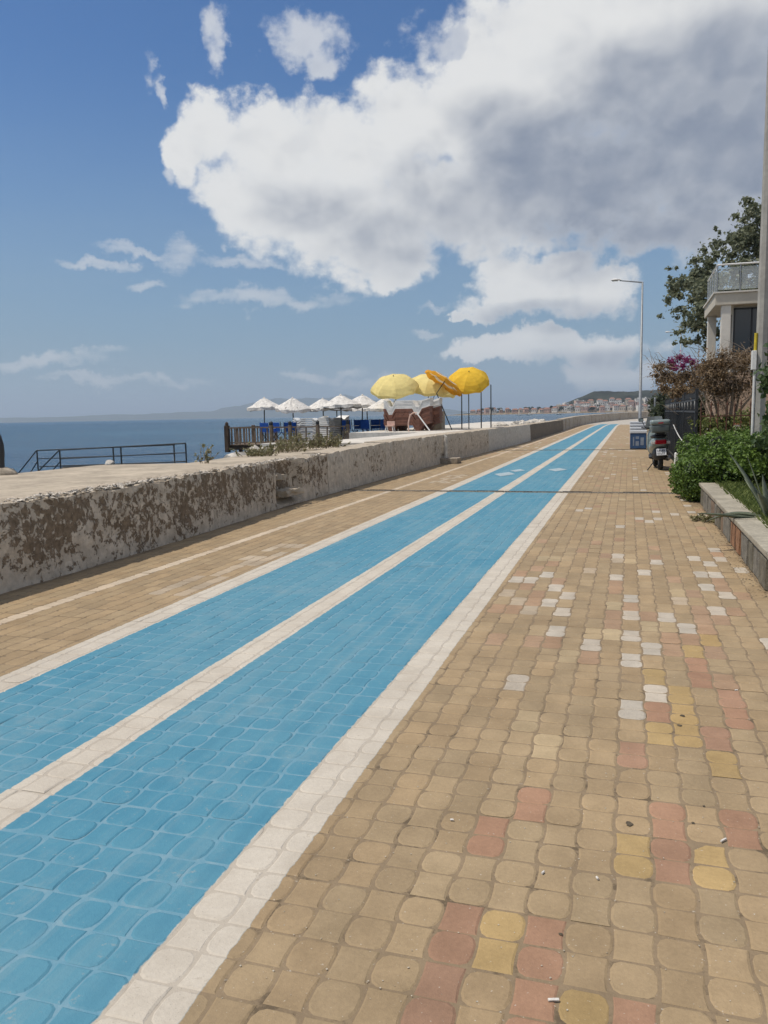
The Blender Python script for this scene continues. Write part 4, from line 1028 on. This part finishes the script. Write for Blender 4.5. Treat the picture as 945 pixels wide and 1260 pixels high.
# ------------------------------------------------------------------ fences on the right
t = empty('black_fence', (1.27, 17.0, 0), 'tall black metal fence with dark screening beside the parked scooter', 'fence')
L = 14.0
bar = MB(); bar.box((-.011,-.011,0),(.011,.011,1.74)); bar.add([(-.022,0,1.72),(.022,0,1.72),(0,0,1.86),(0,-.02,1.74),(0,.02,1.74)], [(0,3,2),(3,1,2),(1,4,2),(4,0,2)]); barm = bar.mesh('picket', M_black)
k = 0; yy = 0
while yy < L: link('picket', barm, t, (0, yy, 0)); yy += .14
for z in (.18, 1.45, 1.68): mb = MB(); mb.box((-.018,-.05,z-.018),(.018,L,z+.018)); mb.build('rail', M_black, t)
for yy in (0, 3.5, 7, 10.5, 14): mb = MB(); mb.bbox((-.03,yy-.03,0),(.03,yy+.03,1.9),.006); mb.build('post', M_black, t)
for k in range(4):
    mb = MB(); mb.box((.024, k*3.5+.04, .10), (.034, k*3.5+3.46, 1.52)); mb.build('screen_panel', simple('dark_screen_%d' % k, (.026,.028,.026), .85, .5, 7), t)
M_scroll = simple('pale_scroll', (.30,.30,.29), .6)
for k in range(0, 28):
    if k % 2: continue
    mb = MB(); y0 = .25 + k*.5
    mb.tube([(-.02, y0 + .07*math.cos(a)*(1+a*.05), 1.58 + .075*math.sin(a)) for a in [q_*.7 for q_ in range(8)]], .008, 5); mb.build('scroll', M_scroll, t)
t = empty('iron_fence', (1.32, 16.6, 0), 'rusty iron picket fence above the hedge', 'fence')
bar = MB(); bar.tube([(0,0,.0),(0,0,1.58)], .011, 6); bar.add([(-.02,-.0,1.56),(.02,0,1.56),(0,0,1.66),(0,-.02,1.56),(0,.02,1.56)], [(0,3,2),(3,1,2),(1,4,2),(4,0,2)]); barm = bar.mesh('picket', M_rust)
for k in range(16): link('picket', barm, t, (k*.145, 0, rnd.uniform(-.02,.02)), (0, rnd.gauss(0,.012), 0))
for z in (.55, 1.36): mb = MB(); mb.box((-.02,-.012,z-.012),(2.2,.012,z+.012)); mb.build('rail', M_rust, t)
# rope hung along the fence, white post, bag
mb = MB(); A = at(815, 523, 24.0); B = at(848, 550, 17.4); A.x = B.x = 1.22
pts = [A.lerp(B, u) + Vector((-.02, 0, -.10*math.sin(u*math.pi))) for u in [k/12 for k in range(13)]]
mb.tube(pts, .012, 6); tag(mb.build('rope', M_white), 'white rope hung slanting along the black fence', 'rope')
p = gz(826, 573, 0); mb = MB(); mb.lathe([(.055,0),(.055,.44),(.04,.47),(0,.475)], 10)
o = mb.build('marker_post', M_white); o.location = (1.12, 20.6, 0); tag(o, 'short white post between the scooter and the hedge', 'post')
bm = bmesh.new(); bmesh.ops.create_icosphere(bm, subdivisions=3, radius=1)
for v in bm.verts:
    d = 1 + .35*mnoise.noise(v.co*2.2); v.co = Vector((v.co.x*.16*d, v.co.y*.15*d, (v.co.z*.17*d + .14)))
    if v.co.z < .0: v.co.z = 0
mb = MB(); mb.bm(bm); mb.tube([(0,0,.26),(.03,0,.33),(.06,.02,.36)], [.05,.03,.06], 8)
o = mb.build('plastic_bag', M_plw, smooth=True); o.location = (1.16, 19.2, 0); tag(o, 'crumpled white plastic bag beside the hedge', 'bag')

# ------------------------------------------------------------------ parked scooter, seen from behind
M_sg = simple('pale_green_grey_paint', (.20,.245,.235), .3, .06, 4, coat=.5); M_sbox = simple('box_grey', (.11,.13,.125), .35, .06, 4)
M_tyre = simple('tyre_rubber', (.018,.018,.018), .85, .3, 20); M_bp = simple('black_plastic', (.02,.02,.022), .5, .2, 8)
M_red = simple('red_lens', (.35,.012,.02), .15, .1, 4); M_plate = simple('plate_white', (.66,.67,.68), .4, .05, 9); M_ink = simple('plate_ink', (.03,.03,.035), .5); M_chrome = simple('mirror_glass', (.6,.62,.64), .12, .05, 5, metal=.9)
t = empty('motor_scooter', (.80, 20.9, 0), 'pale grey scooter with top box parked beside the black fence', 'scooter'); t.rotation_euler = (0, R(-3), R(4))
def torus(R_, r_, y, n=20, k=8):
    mb = MB(); pts = [(0, y+R_*math.cos(2*math.pi*i/n), R_+r_+R_*math.sin(2*math.pi*i/n)) for i in range(n+1)]; mb.tube(pts, r_, k, False); return mb
def loft(secs, mat, name, parent, n=14, power=2.6):   # secs: (y, zc, halfw, halfh)
    mb = MB(); vs = []
    for y_, zc, hw, hh in secs:
        for i in range(n):
            a = 2*math.pi*i/n; ca, sa = math.cos(a), math.sin(a)
            vs.append((hw*math.copysign(abs(ca)**(2/power), ca), y_, zc + hh*math.copysign(abs(sa)**(2/power), sa)))
    fs = [(i*n+k, i*n+(k+1)%n, (i+1)*n+(k+1)%n, (i+1)*n+k) for i in range(len(secs)-1) for k in range(n)] + [tuple(range(n-1,-1,-1)), tuple((len(secs)-1)*n+k for k in range(n))]
    mb.add(vs, fs); return mb.build(name, mat, parent, True)
for y_ in (.30, 1.55):
    w = torus(.21, .055, y_).build('wheel', M_tyre, t, True)
    mb = MB(); mb.lathe([(.03,-.04),(.17,-.03),(.17,.03),(.03,.04)], 14, Matrix.Translation((0, y_, .265)) @ Matrix.Rotation(math.pi/2, 4, 'Y')); mb.build('rim', M_galv, w)
loft([(.02,.70,.10,.07),(.10,.70,.19,.13),(.30,.66,.225,.17),(.60,.60,.235,.20),(.85,.52,.21,.17),(.95,.48,.17,.12)], M_sg, 'rear_body', t)
loft([(.05,.84,.12,.03),(.25,.86,.17,.05),(.75,.83,.18,.05),(.95,.80,.14,.03)], M_bp, 'seat', t)
loft([(.0,.42,.09,.10),(.10,.42,.16,.16),(.35,.40,.19,.16),(.55,.38,.17,.13)], M_bp, 'rear_mudguard', t)
loft([(.85,.30,.19,.05),(1.1,.28,.20,.05),(1.35,.33,.18,.06)], M_bp, 'footboard', t)
loft([(1.28,.62,.17,.30),(1.36,.66,.215,.36),(1.45,.66,.19,.36),(1.52,.64,.10,.28)], M_sg, 'leg_shield', t)
loft([(1.40,.40,.08,.06),(1.6,.50,.09,.07),(1.78,.42,.07,.05)], M_sg, 'front_mudguard', t)
loft([(1.28,1.02,.12,.06),(1.36,1.04,.15,.08),(1.45,1.02,.11,.07)], M_sg, 'handlebar_cowl', t)
mb = MB(); mb.tube([(-.34,1.22,1.06),(-.2,1.32,1.04),(.2,1.32,1.04),(.34,1.22,1.06)], .018, 8); mb.build('handlebar', M_bp, t)
for s in (-1, 1):
    mb = MB(); mb.tube([(s*.24,1.30,1.05),(s*.30,1.32,1.20),(s*.33,1.31,1.25)], .009, 6)
    mr = mb.build('mirror_arm', M_bp, t)
    mb = MB(); mb.bbox((s*.34-.06,1.29,1.22),(s*.34+.06,1.32,1.31),.02); mb.build('mirror', M_bp, mr)
    mb = MB(); mb.box((s*.34-.048,1.284,1.232),(s*.34+.048,1.288,1.298)); mb.build('mirror_glass', M_chrome, mr)
mb = MB(); vs = []
for i in range(7):
    for k in range(5):
        a = (i-3)/3; u = k/4; vs.append((a*.24*(1-.25*u), 1.50 - .10*a*a - .10*u, 1.05 + u*.28))
mb.add(vs, [(i*5+k, (i+1)*5+k, (i+1)*5+k+1, i*5+k+1) for i in range(6) for k in range(4)]); mb.build('windscreen', simple('pale_screen', (.55,.58,.57), .3, .05), t, True)
bx_ = MB(); bx_.bbox((-.215,-.12,.95),(.215,.27,1.14),.04); bo = bx_.build('top_box', M_sbox, t, True)
mb = MB(); mb.bbox((-.225,-.13,1.135),(.225,.28,1.26),.05); mb.build('lid', M_sg, bo, True)
mb = MB(); mb.bbox((-.06,-.137,1.17),(.06,-.125,1.195),.004); mb.build('reflector', M_red, bo)
mb = MB(); mb.box((-.10,-.02,.90),(.10,.35,.945)); mb.build('luggage_rack', M_bp, t)
mb = MB(); mb.bbox((-.13,-.005,.66),(.13,.06,.77),.02); mb.build('tail_light', M_red, t)
for s in (-1, 1): mb = MB(); mb.bbox((s*.18-.045,.03,.66),(s*.18+.045,.09,.73),.015); mb.build('indicator', simple('amber_lens_%d' % (s+1), (.55,.52,.48), .2), t)
PT = Matrix.Translation((0,-.03,.47)) @ Matrix.Rotation(R(-18),4,'X')
mb = MB(); mb.bbox((-.115,-.004,-.085),(.115,.004,.085),.003,PT); np_ = mb.build('number_plate', M_plate, t)
mb = MB(); r_ = random.Random(4)
for row in (-.042, .035):
    x = -.09
    while x < .08:
        w = .022; mb.box((x,-.0062,row-.026),(x+.007,-.0048,row+.026),PT); mb.box((x+.007,-.0062,row+(.016 if r_.random()<.5 else -.026)),(x+w,-.0048,row+(.026 if r_.random()<.7 else -.0)),PT)
        if r_.random() < .6: mb.box((x+w-.006,-.0062,row-.026),(x+w,-.0048,row+.016),PT)
        x += .036
mb.build('plate_characters', M_ink, np_)
mb = MB(); mb.tube([(-.12,.55,.22),(-.30,.30,.03),(-.34,.24,.0)], .013, 6); mb.tube([(-.38,.22,.005),(-.30,.26,.005)], .012, 6); mb.build('side_stand', M_bp, t)
mb = MB(); mb.tube([(.14,.75,.25),(.19,.4,.27),(.20,.05,.33)], [.03,.055,.055], 10); mb.build('exhaust', M_galv, t, True)
for s in (-1, 1): mb = MB(); mb.tube([(s*.09,.55,.5),(s*.10,.30,.26)], .022, 8); mb.build('shock_absorber', M_bp, t)

# ------------------------------------------------------------------ blue crates with pale lids
M_cb = simple('blue_crate', (.035,.085,.19), .5, .15, 5); M_cw = simple('crate_lid', (.62,.64,.66), .5, .08, 5)
labs = ['nearest blue crate with pale lid and white print in front of the lamp post', 'second blue crate with pale lid in the row by the lamp post', 'third blue crate with pale lid in the row by the lamp post', 'farthest blue crate with pale lid in the row by the lamp post']
for k in range(4):
    t = empty('crate', (.36, 32.75 + k*1.15, 0), labs[k], 'crate', 'blue crates by the lamp post')
    w, d, h = .30, .32, .62 + .10*k
    if k: t.location.z = 0
    mb = MB(); mb.bbox((-w,-d,.03),(w,d,h),.02); mb.build('body', M_cb, t)
    mb = MB(); mb.bbox((-w-.02,-d-.02,h+.002),(w+.02,d+.02,h+.10),.02); mb.build('lid', M_cw, t)
    mb = MB()
    for sx_ in (-1,1): mb.box((sx_*w*.9-.03,-d+.02,-.0),(sx_*w*.9+.03,d-.02,.03))
    mb.build('skids', M_bp, t)
    if k == 0:
        mb = MB()
        for x, z, a, c in ((-.20,.14,.05,.34),(-.10,.40,.12,.10),(-.10,.14,.12,.18),(.08,.16,.12,.30)): mb.box((x,-d-.004,z),(x+a,-d-.001,z+c))
        mb.build('white_print', simple('faded_print', (.24,.28,.34), .6), t)

# ------------------------------------------------------------------ street lamps
def lamp(loc, h, arm, label, r=.07):
    t = empty('street_lamp', loc, label, 'street lamp', 'street lamps along the promenade')
    mb = MB(); mb.lathe([(r*1.5,0),(r*1.5,.9),(r,.95),(r*.55,h)], 10); mb.build('pole', M_galv, t, True)
    mb = MB(); mb.tube([(0,0,h-.02),(-.25,0,h+.02),(arm*.72,0,h+.12)], [.035,.03,.025], 8); mb.build('arm', M_galv, t)
    mb = MB(); vs = []
    secs = [(arm*.68,.03,.02),(arm*.74,.10,.05),(arm*.88,.13,.07),(arm*.98,.09,.05),(arm*1.0,.03,.02)]
    n = 10
    for x, hw, hh in secs:
        for i in range(n):
            a = 2*math.pi*i/n; z = hh*math.sin(a); vs.append((x, hw*math.cos(a), h+.15 + (z if z > 0 else z*.35)))
    mb.add(vs, [(i*n+k, i*n+(k+1)%n, (i+1)*n+(k+1)%n, (i+1)*n+k) for i in range(len(secs)-1) for k in range(n)] + [tuple(range(n)), tuple((len(secs)-1)*n+k for k in range(n))])
    hd = mb.build('lamp_head', M_white, t, True)
    mb = MB(); mb.box((arm*.96,-.06,h+.105),(arm*.78,.06,h+.118)); mb.build('lens', simple('lamp_glass', (.5,.52,.54), .2), hd)
a = at(790, 347, 37.5); lamp((a.x+.02, 37.5, 0), a.z, -1.32, 'tall grey street lamp with curved arm beside the footway')
a = at(838, 410, 72.0); lamp((a.x, 72.0, 0), a.z, -1.25, 'far street lamp showing only its head beside the tree')
for px, d, lab in ((806, 46, 'slim grey bollard post right of the street lamp'),):
    a = at(px, 490, d); mb = MB(); mb.lathe([(.05,0),(.05,a.z),(.0,a.z+.05)], 8); o = mb.build('sign_post', M_galv); o.location = (a.x, d, 0); tag(o, lab, 'post')

# ------------------------------------------------------------------ house with glass terrace rail
HY = 26.0
M_ren = simple('beige_render', (.50,.455,.375), .85, .08, 1.2, bump=.15, bscale=40); M_renw = simple('white_render', (.62,.585,.52), .8, .08, 1.2); M_bei = simple('salmon_render', (.42,.30,.21), .85, .12, 1.2); M_oband = simple('orange_band', (.46,.17,.09), .8, .15, 3)
M_glassd, q, b = newmat('dark_window'); b.inputs['Base Color'].default_value = (.02,.024,.028,1); b.inputs['Roughness'].default_value = .08; b.inputs['Specular IOR Level'].default_value = .6
M_gl, q, b = newmat('clear_glass'); b.inputs['Base Color'].default_value = (.75,.80,.80,1); b.inputs['Roughness'].default_value = .05; b.inputs['Alpha'].default_value = .22
hx = 2.42; t = empty('house', (hx, HY, 0), 'beige house with dark window and glass-railed roof terrace behind the dry shrub', 'house')
Zr = 4.52; Zt = 4.86
mb = MB(); mb.box((.06, .10, 0), (9, 3.4, 2.55)); mb.build('ground_floor', M_bei, t)
mb = MB(); mb.box((.02, .06, 1.02), (9, 3.44, 1.18)); mb.build('orange_band', M_oband, t)
mb = MB(); mb.box((.03, .07, 0), (9, 3.43, 1.015)); mb.build('plinth', M_renw, t)
mb = MB(); mb.box((.50, .30, 2.55), (9, 3.3, Zr)); mb.build('upper_wall', M_ren, t)
mb = MB(); mb.bbox((-.05, -.05, Zr), (9.1, 3.5, Zt), .015); mb.build('roof_slab', M_ren, t)
mb = MB(); mb.box((-.10, -.10, Zt), (9.1, 3.55, Zt+.045)); mb.build('cornice', M_renw, t)
mb = MB(); mb.bbox((.14, .0, 2.552), (.40, .28, Zr), .02); mb.build('column', M_renw, t)
mb = MB(); mb.bbox((.02, 2.9, 2.552), (.28, 3.2, Zr), .02); mb.build('column', M_renw, t)
win = MB(); win.box((.52, .27, 2.95), (1.55, .296, 4.40)); wo_ = win.build('window', M_glassd, t)
mb = MB()
for x in (.50, .98, 1.53): mb.box((x, .24, 2.92), (x+.045, .30, 4.44))
mb.box((.50, .24, 4.40), (1.57, .30, 4.445)); mb.box((.50, .24, 2.90), (1.57, .30, 2.955)); mb.build('window_frame', M_bp, wo_)
win = MB(); win.box((.496, .6, 3.0), (.502, 2.6, 4.3)); win.build('window', M_glassd, t)
mb = MB(); mb.bbox((1.75, .0, 2.552), (2.0, .28, Zr), .02); mb.build('column', M_renw, t)
for k in range(9):
    x = .0 + k*.62
    mb = MB(); mb.tube([(x, 0, Zt+.045), (x, 0, Zt+.80)], .018, 6); mb.build('rail_post', M_galv, t)
    if k: mb = MB(); mb.box((x-.59, -.006, Zt+.10), (x-.03, .006, Zt+.74)); mb.build('glass_panel', M_gl, t)
for k in range(5):
    y_ = .0 + k*.75
    if k: mb = MB(); mb.tube([(0, y_, Zt+.045), (0, y_, Zt+.80)], .018, 6); mb.build('rail_post', M_galv, t); mb = MB(); mb.box((-.006, y_-.72, Zt+.10), (.006, y_-.03, Zt+.74)); mb.build('glass_panel', M_gl, t)
mb = MB(); mb.tube([(0, 3.0, Zt+.82), (0, 0, Zt+.82)], .026, 8); mb.tube([(0, 0, Zt+.82), (5.0, 0, Zt+.82)], .026, 8); mb.build('hand_rail', M_white, t)

# ------------------------------------------------------------------ trees and shrubs on the right
rr = random.Random(77)
def crown_from_px(lst, d, dd, rr_, r, base):
    out = []
    for px, py, s in lst:
        p = at(px, py, d + rr_.uniform(-dd, dd)); out.append(((p.x-base[0], p.y-base[1], p.z-base[2]), (r*s, r*s, r*s*.85)))
    return out
base = (4.3, 36.0, 0)
pts = [(832,355,.55),(840,368,.6),(846,350,.6),(858,342,.7),(856,372,.8),(868,355,.9),(870,330,.6),(878,318,.55),(882,340,.9),(890,325,.8),(872,385,.9),(850,390,.7),(842,400,.5),(860,405,.8),(880,372,.9),
       (896,308,.6),(905,295,.6),(912,305,.8),(918,285,.6),(925,268,.6),(930,255,.45),(926,295,.9),(936,275,.8),(905,330,.9),(920,325,1),(940,310,1),(950,280,1),(960,320,1.2),(945,345,1.1),(925,350,1),(900,360,1),(880,405,.8),(865,420,.5),(850,415,.35),(975,290,1.2),(990,340,1.3),(968,255,.8),(832,390,.3),(826,345,.3),(835,337,.25),(914,252,.25),(853,330,.25),(886,300,.3),(893,292,.25)]
cl = crown_from_px(pts, 36, 1.3, rr, .80, base); cl = [((c[0]+rr.gauss(0,.32), c[1]+rr.gauss(0,.5), c[2]+rr.gauss(0,.28)), tuple(q_*rr.uniform(.35,.75) for q_ in r)) for c, r in cl for _ in range(4)]
leafy('poplar_tree', base, 'large grey green tree rising behind the house terrace', 'tree', cl, 30000, .105, L_tree, ((.6,0,0), 6.6, 1.9, 12, .2, 2), 41, shell=.1, aspect=1.5)
# dry brown shrub over the iron fence
base = (1.95, 18.0, .0)
t = empty('dry_shrub', base, 'tangled brown dry shrub with bare stems above the iron fence', 'shrub'); r_ = random.Random(9)
mb = MB(); tips = []
for k in range(7):
    a = r_.uniform(-1, 1)
    pts_ = [Vector((a*.12, r_.uniform(-.08,.08), 0)), Vector((a*.2, 0, 1.0)), Vector((a*.55, r_.uniform(-.2,.2), 1.8)), Vector((a*.8, r_.uniform(-.3,.3), 2.5))]
    mb.tube(pts_, [.035,.03,.02,.008], 6); tips.append(pts_[2]); tips.append(pts_[3])
mb.tube([(.0,-.1,1.1),(.18,-.15,1.42),(.42,-.2,1.75),(.52,-.2,1.98)], [.03,.026,.02,.008], 6)
for k in range(420):
    s0 = Vector((r_.gauss(0,.28), r_.gauss(0,.25), r_.uniform(1.5, 2.65))); e = s0 + Vector((r_.gauss(0,.2), r_.gauss(0,.18), r_.uniform(-.25,.3)))
    mb.tube([s0, s0.lerp(e,.5)+Vector((0,0,.03)), e], [.006,.005,.002], 3, False)
mb.build('stems', M_twig, t)
cl = scatter_clumps((-.52, .52, -.35, .4, 1.75, 2.65), 34, .24, r_, keep=lambda x, y, z: abs(x) < .5 - .3*abs(z-2.25)/.6 + .1)
mb = MB(); leaf_cloud(mb, cl, 6500, .032, r_, aspect=2.2, shell=.1); mb.build('foliage', L_dry, t)
# bougainvillea and its brown skirts over the black fence
base = (1.35, 22.5, 0)
cl = crown_from_px([(812,452,.8),(820,462,1),(832,468,1),(845,462,1),(856,470,1),(818,478,.9),(833,482,1),(848,484,.9),(862,455,.9),(812,468,.6),(842,478,.8),(826,450,.6),(866,476,.8),(808,462,.4)], 22.5, .8, rr, .27, base)
t = leafy('bougainvillea', base, 'faded bougainvillea with a magenta crest hanging over the black fence', 'shrub', cl, 6500, .04, L_dry, ((.35,.3,0), 2.1, .8, 9, .045, 2), 13, part='foliage', stem='stems', stemmat=M_twig, shell=.1)
cl = crown_from_px([(826,444,.5),(836,440,.55),(845,443,.55),(853,446,.45),(840,450,.5),(830,452,.45),(858,452,.35)], 22.2, .5, rr, .24, base)
mb = MB(); leaf_cloud(mb, cl, 1500, .04, rr, shell=.1, aspect=1.2); mb.build('magenta_bracts', L_boug, t)
mb = MB()
for k in range(70):
    p = at(rr.uniform(800, 862), rr.uniform(440, 475), 22.5 + rr.uniform(-.6,.6)) - Vector(base); e = p + Vector((rr.uniform(-.45,.2), rr.gauss(0,.15), rr.uniform(-.05,.45)))
    mb.tube([p, p.lerp(e,.6)+Vector((0,0,.06)), e], [.007,.005,.002], 3, False)
mb.build('twigs', M_twig, t)
# dark shrubs further along the fence
for k, (px, d, w, h, lab) in enumerate(((812, 34, .9, 2.1, 'dark evergreen shrub just right of the street lamp'), (826, 30, .8, 2.0, 'dark shrub filling the fence end under the bougainvillea'), (806, 44, 1.0, 2.4, 'small dark tree behind the street lamp by the fence'), (803, 62, 1.2, 3.0, 'distant dark tree right of the street lamp'))):
    p = at(px, 500, d); cl = scatter_clumps((-w*.5, w*1.2, -w, w, .3, h*.85), 18, w*.42, rr)
    leafy('evergreen_shrub', (p.x+.35, d, 0), lab, 'shrub', cl, 3200, .06 + d*.0008, L_dark, ((.2,0,0), h*.7, .5, 6, .05, 1), 50+k, part='foliage', stem='stems', shell=.3)
cl = scatter_clumps((-.2, .9, -.6, .8, .1, 1.35), 20, .24, rr)
leafy('yellow_green_shrub', (1.55, 17.3, 0), 'yellow green shrub between black fence and iron fence', 'shrub', cl, 4200, .04, leafmat('lime_leaf', (.08,.10,.02), (.20,.22,.06)), ((.2,0,0), 1.0, .4, 6, .03, 1), 71, part='foliage', stem='stems', shell=.3)
# weeds on the terrace end and quay
def weed(loc, label, n, h, sp, seed):
    t = empty('weed_clump', loc, label, 'weed', None); r_ = random.Random(seed); mb = MB(); lf = MB()
    for k in range(n):
        a = r_.uniform(0, 6.28); d = r_.random()**.6*sp; p = Vector((math.cos(a)*d, math.sin(a)*d*.6, 0)); hh = h*r_.uniform(.4, 1.15)
        e = p + Vector((r_.gauss(0,.12), r_.gauss(0,.12), hh)); mb.tube([p, p.lerp(e,.5)+Vector((r_.gauss(0,.03),0,0)), e], [.006,.005,.002], 3, False)
        for q_ in range(7): leaf_cloud(lf, [(tuple(p.lerp(e, r_.uniform(.15,1))), (.04,.04,.04))], 2.2, .03, r_, shell=.1)
    mb.build('stalks', M_twig, t); lf.build('leaves', L_weed, t)
for k, (px, py, z, n, h, sp, lab) in enumerate(((378, 552, .80, 90, .34, .75, 'tallest weed clump in front of the white lounger stack'), (345, 556, .77, 60, .22, .6, 'low weed clump left of the tallest one at the terrace end'), (402, 550, .82, 50, .24, .4, 'weed clump at the right end of the row on the terrace'),
        (318, 561, .766, 45, .16, .45, 'sparse dry weeds among the pale rocks at the quay edge'), (252, 570, .766, 8, .34, .12, 'single thin weed stalk on the quay right of the handrail'))):
    weed(gz(px, py, z), lab, n, h, sp, k)
weed(gz(866, 641, 0), 'tiny dry weed tuft growing from the pavement by the planter', 26, .07, .09, 44)

# ------------------------------------------------------------------ far town, boats
M_hw = [simple('house_%s' % n, c, .85, .1, .3) for n, c in (('white', (.66,.64,.60)), ('cream', (.56,.49,.40)), ('pink', (.50,.36,.31)), ('salmon', (.46,.33,.26)))]
HN = ['white', 'cream', 'pink', 'salmon']
M_roof = simple('tile_roof', (.29,.15,.105), .9, .2, 1); M_win = simple('far_window', (.06,.065,.075), .4)
rr = random.Random(2024)
spots = []
az = -10.6
while az < 4.5:
    spots.append((az, 0)); az += rr.uniform(.30, .62)
az = -4.6
while az < 4.5: spots.append((az, 1)); az += rr.uniform(.30, .55)
az = -3.4
while az < 4.5: spots.append((az, 2)); az += rr.uniform(.32, .65)
for k, (a, row) in enumerate(spots):
    d = TOWN + 15 + row*38 + rr.uniform(-8, 8); zb = (2.0, 6.0, 10.5)[row] + rr.uniform(-.6,.8)
    w = rr.uniform(4.2, 8.5)/2; dp = rr.uniform(4, 6); h = rr.uniform(2.8, 4.6) if a < -4.5 else rr.uniform(3.6, 6.8)
    ci = rr.choice((2,3,1,2,1,0)) if a < -4.6 else rr.choice((0,0,0,0,1,1,2))
    x, y_ = math.sin(R(a))*d, math.cos(R(a))*d
    pitched = rr.random() < (.75 if a < -4.6 else .4)
    sz = 'wide' if w > 3.2 else 'narrow'
    t = empty('shore_house', (x, y_, zb-1.5), '%s %s %s-roofed house %s, far town %s' % (sz, HN[ci], 'tile' if pitched else 'flat', ('on the waterfront', 'behind the waterfront', 'up the hillside')[row], 'left end' if a < -7 else ('left of the white houses' if a < -4.6 else ('below the hill' if a < -1.5 else 'near the street lamp'))), 'house', 'houses of the far town', rz=-R(a)+rr.uniform(-.35,.35))
    mb = MB(); mb.box((-w,-dp,0),(w,dp,h+1.5)); mb.build('wall', M_hw[ci], t)
    mb = MB(); H0 = h+1.5
    if pitched: mb.add([(-w-.3,-dp-.3,H0),(w+.3,-dp-.3,H0),(w+.3,dp+.3,H0),(-w-.3,dp+.3,H0),(-w*.6,0,H0+1.7),(w*.6,0,H0+1.7)], [(0,1,5,4),(1,2,5),(2,3,4,5),(3,0,4),(3,2,1,0)])
    else: mb.box((-w-.15,-dp-.15,H0+.005),(w+.15,dp+.15,H0+.35)); mb.box((-w*.3,-1,H0+.35),(w*.2,1.5,H0+1.5))
    mb.build('roof', M_roof if pitched else M_hw[0], t)
    for fl in range(int(h//2.8)):
        n = 2 if w < 3.2 else 3
        for i in range(n):
            x1 = -w + (i+.5)*2*w/n; z1 = 2.4 + fl*2.8
            mb = MB(); mb.box((x1-.5,-dp-.06,z1),(x1+.5,-dp+.02,z1+1.35)); mb.build('window', M_win, t)
mb0 = None
for k in range(34):
    a = rr.uniform(-10.3, 1.5) if k > 11 else (-9.9, -9.3, -8.2, -7.4, -6.9, -6.0, -5.6, -5.2, -5.0, -4.7, -4.5, -3.9)[k]
    d = TOWN + rr.uniform(5, 60); x, y_ = math.sin(R(a))*d, math.cos(R(a))*d; h = rr.uniform(4.5, 8.5)
    t = empty('shore_tree', (x, y_, 1.2), 'small dark tree among the far town houses, ' + ('left end' if a < -7.5 else ('left of the white houses' if a < -4.6 else 'below the wooded hill')), 'tree', 'trees of the far town'); r_ = random.Random(k)
    cl = [((r_.gauss(0,1.4), r_.gauss(0,1), h*r_.uniform(.55,.9)), (r_.uniform(1.2,2.4), 1.6, r_.uniform(1,1.8))) for q_ in range(7)]
    mb = MB(); leaf_cloud(mb, cl, 260, .9, r_, shell=.2, aspect=1.2); mb.build('crown', L_dark, t)
    mb = MB(); mb.tube([(0,0,-1),(0,0,h*.6)], [.3,.15], 5); mb.build('trunk', M_bark, t)
def boat(p, L, rz, label, cabin=True):
    t = empty('boat', p, label, 'boat', None, rz); mb = MB(); n = 9; vs = []
    for i in range(n):
        u = i/(n-1); w = L*.16*math.sin(math.pi*min(1, .12+u*.95))**.6*(1 if u < .9 else .55); sh = L*.03*abs(u-.45)
        vs += [(-L/2+L*u, -w, L*.10+sh), (-L/2+L*u, 0, -.15), (-L/2+L*u, w, L*.10+sh)]
    fs = [f for i in range(n-1) for f in ((3*i, 3*i+3, 3*i+4, 3*i+1), (3*i+1, 3*i+4, 3*i+5, 3*i+2), (3*i, 3*i+2, 3*i+5, 3*i+3))] + [(0,1,2), (3*n-1, 3*n-2, 3*n-3)]
    mb.add(vs, fs); mb.build('hull', M_white, t)
    if cabin: mb = MB(); mb.bbox((-L*.15,-L*.09,L*.1),(L*.12,L*.09,L*.22),.03*L*.3); mb.build('cabin', M_plw, t); mb = MB(); mb.box((-L*.12,-L*.093,L*.15),(L*.1,-L*.0905,L*.2)); mb.build('cabin_window', M_win, t)
for px, py, L, lab in ((706, 509.5, 3.2, 'white motor boat showing above the curved far wall'), (688, 506.5, 5, 'white boat moored left of the white waterfront houses'), (652, 507.5, 6, 'white boat moored before the pink houses'), (640, 507.5, 5, 'small white boat moored near the middle of the far shore')):
    d = ray(px, py); s = 600 if L > 4 else 190; y_ = s; p = at(px, 508, y_); boat((p.x, y_, SEA_Z), L, rr.uniform(-.5,.5), lab)
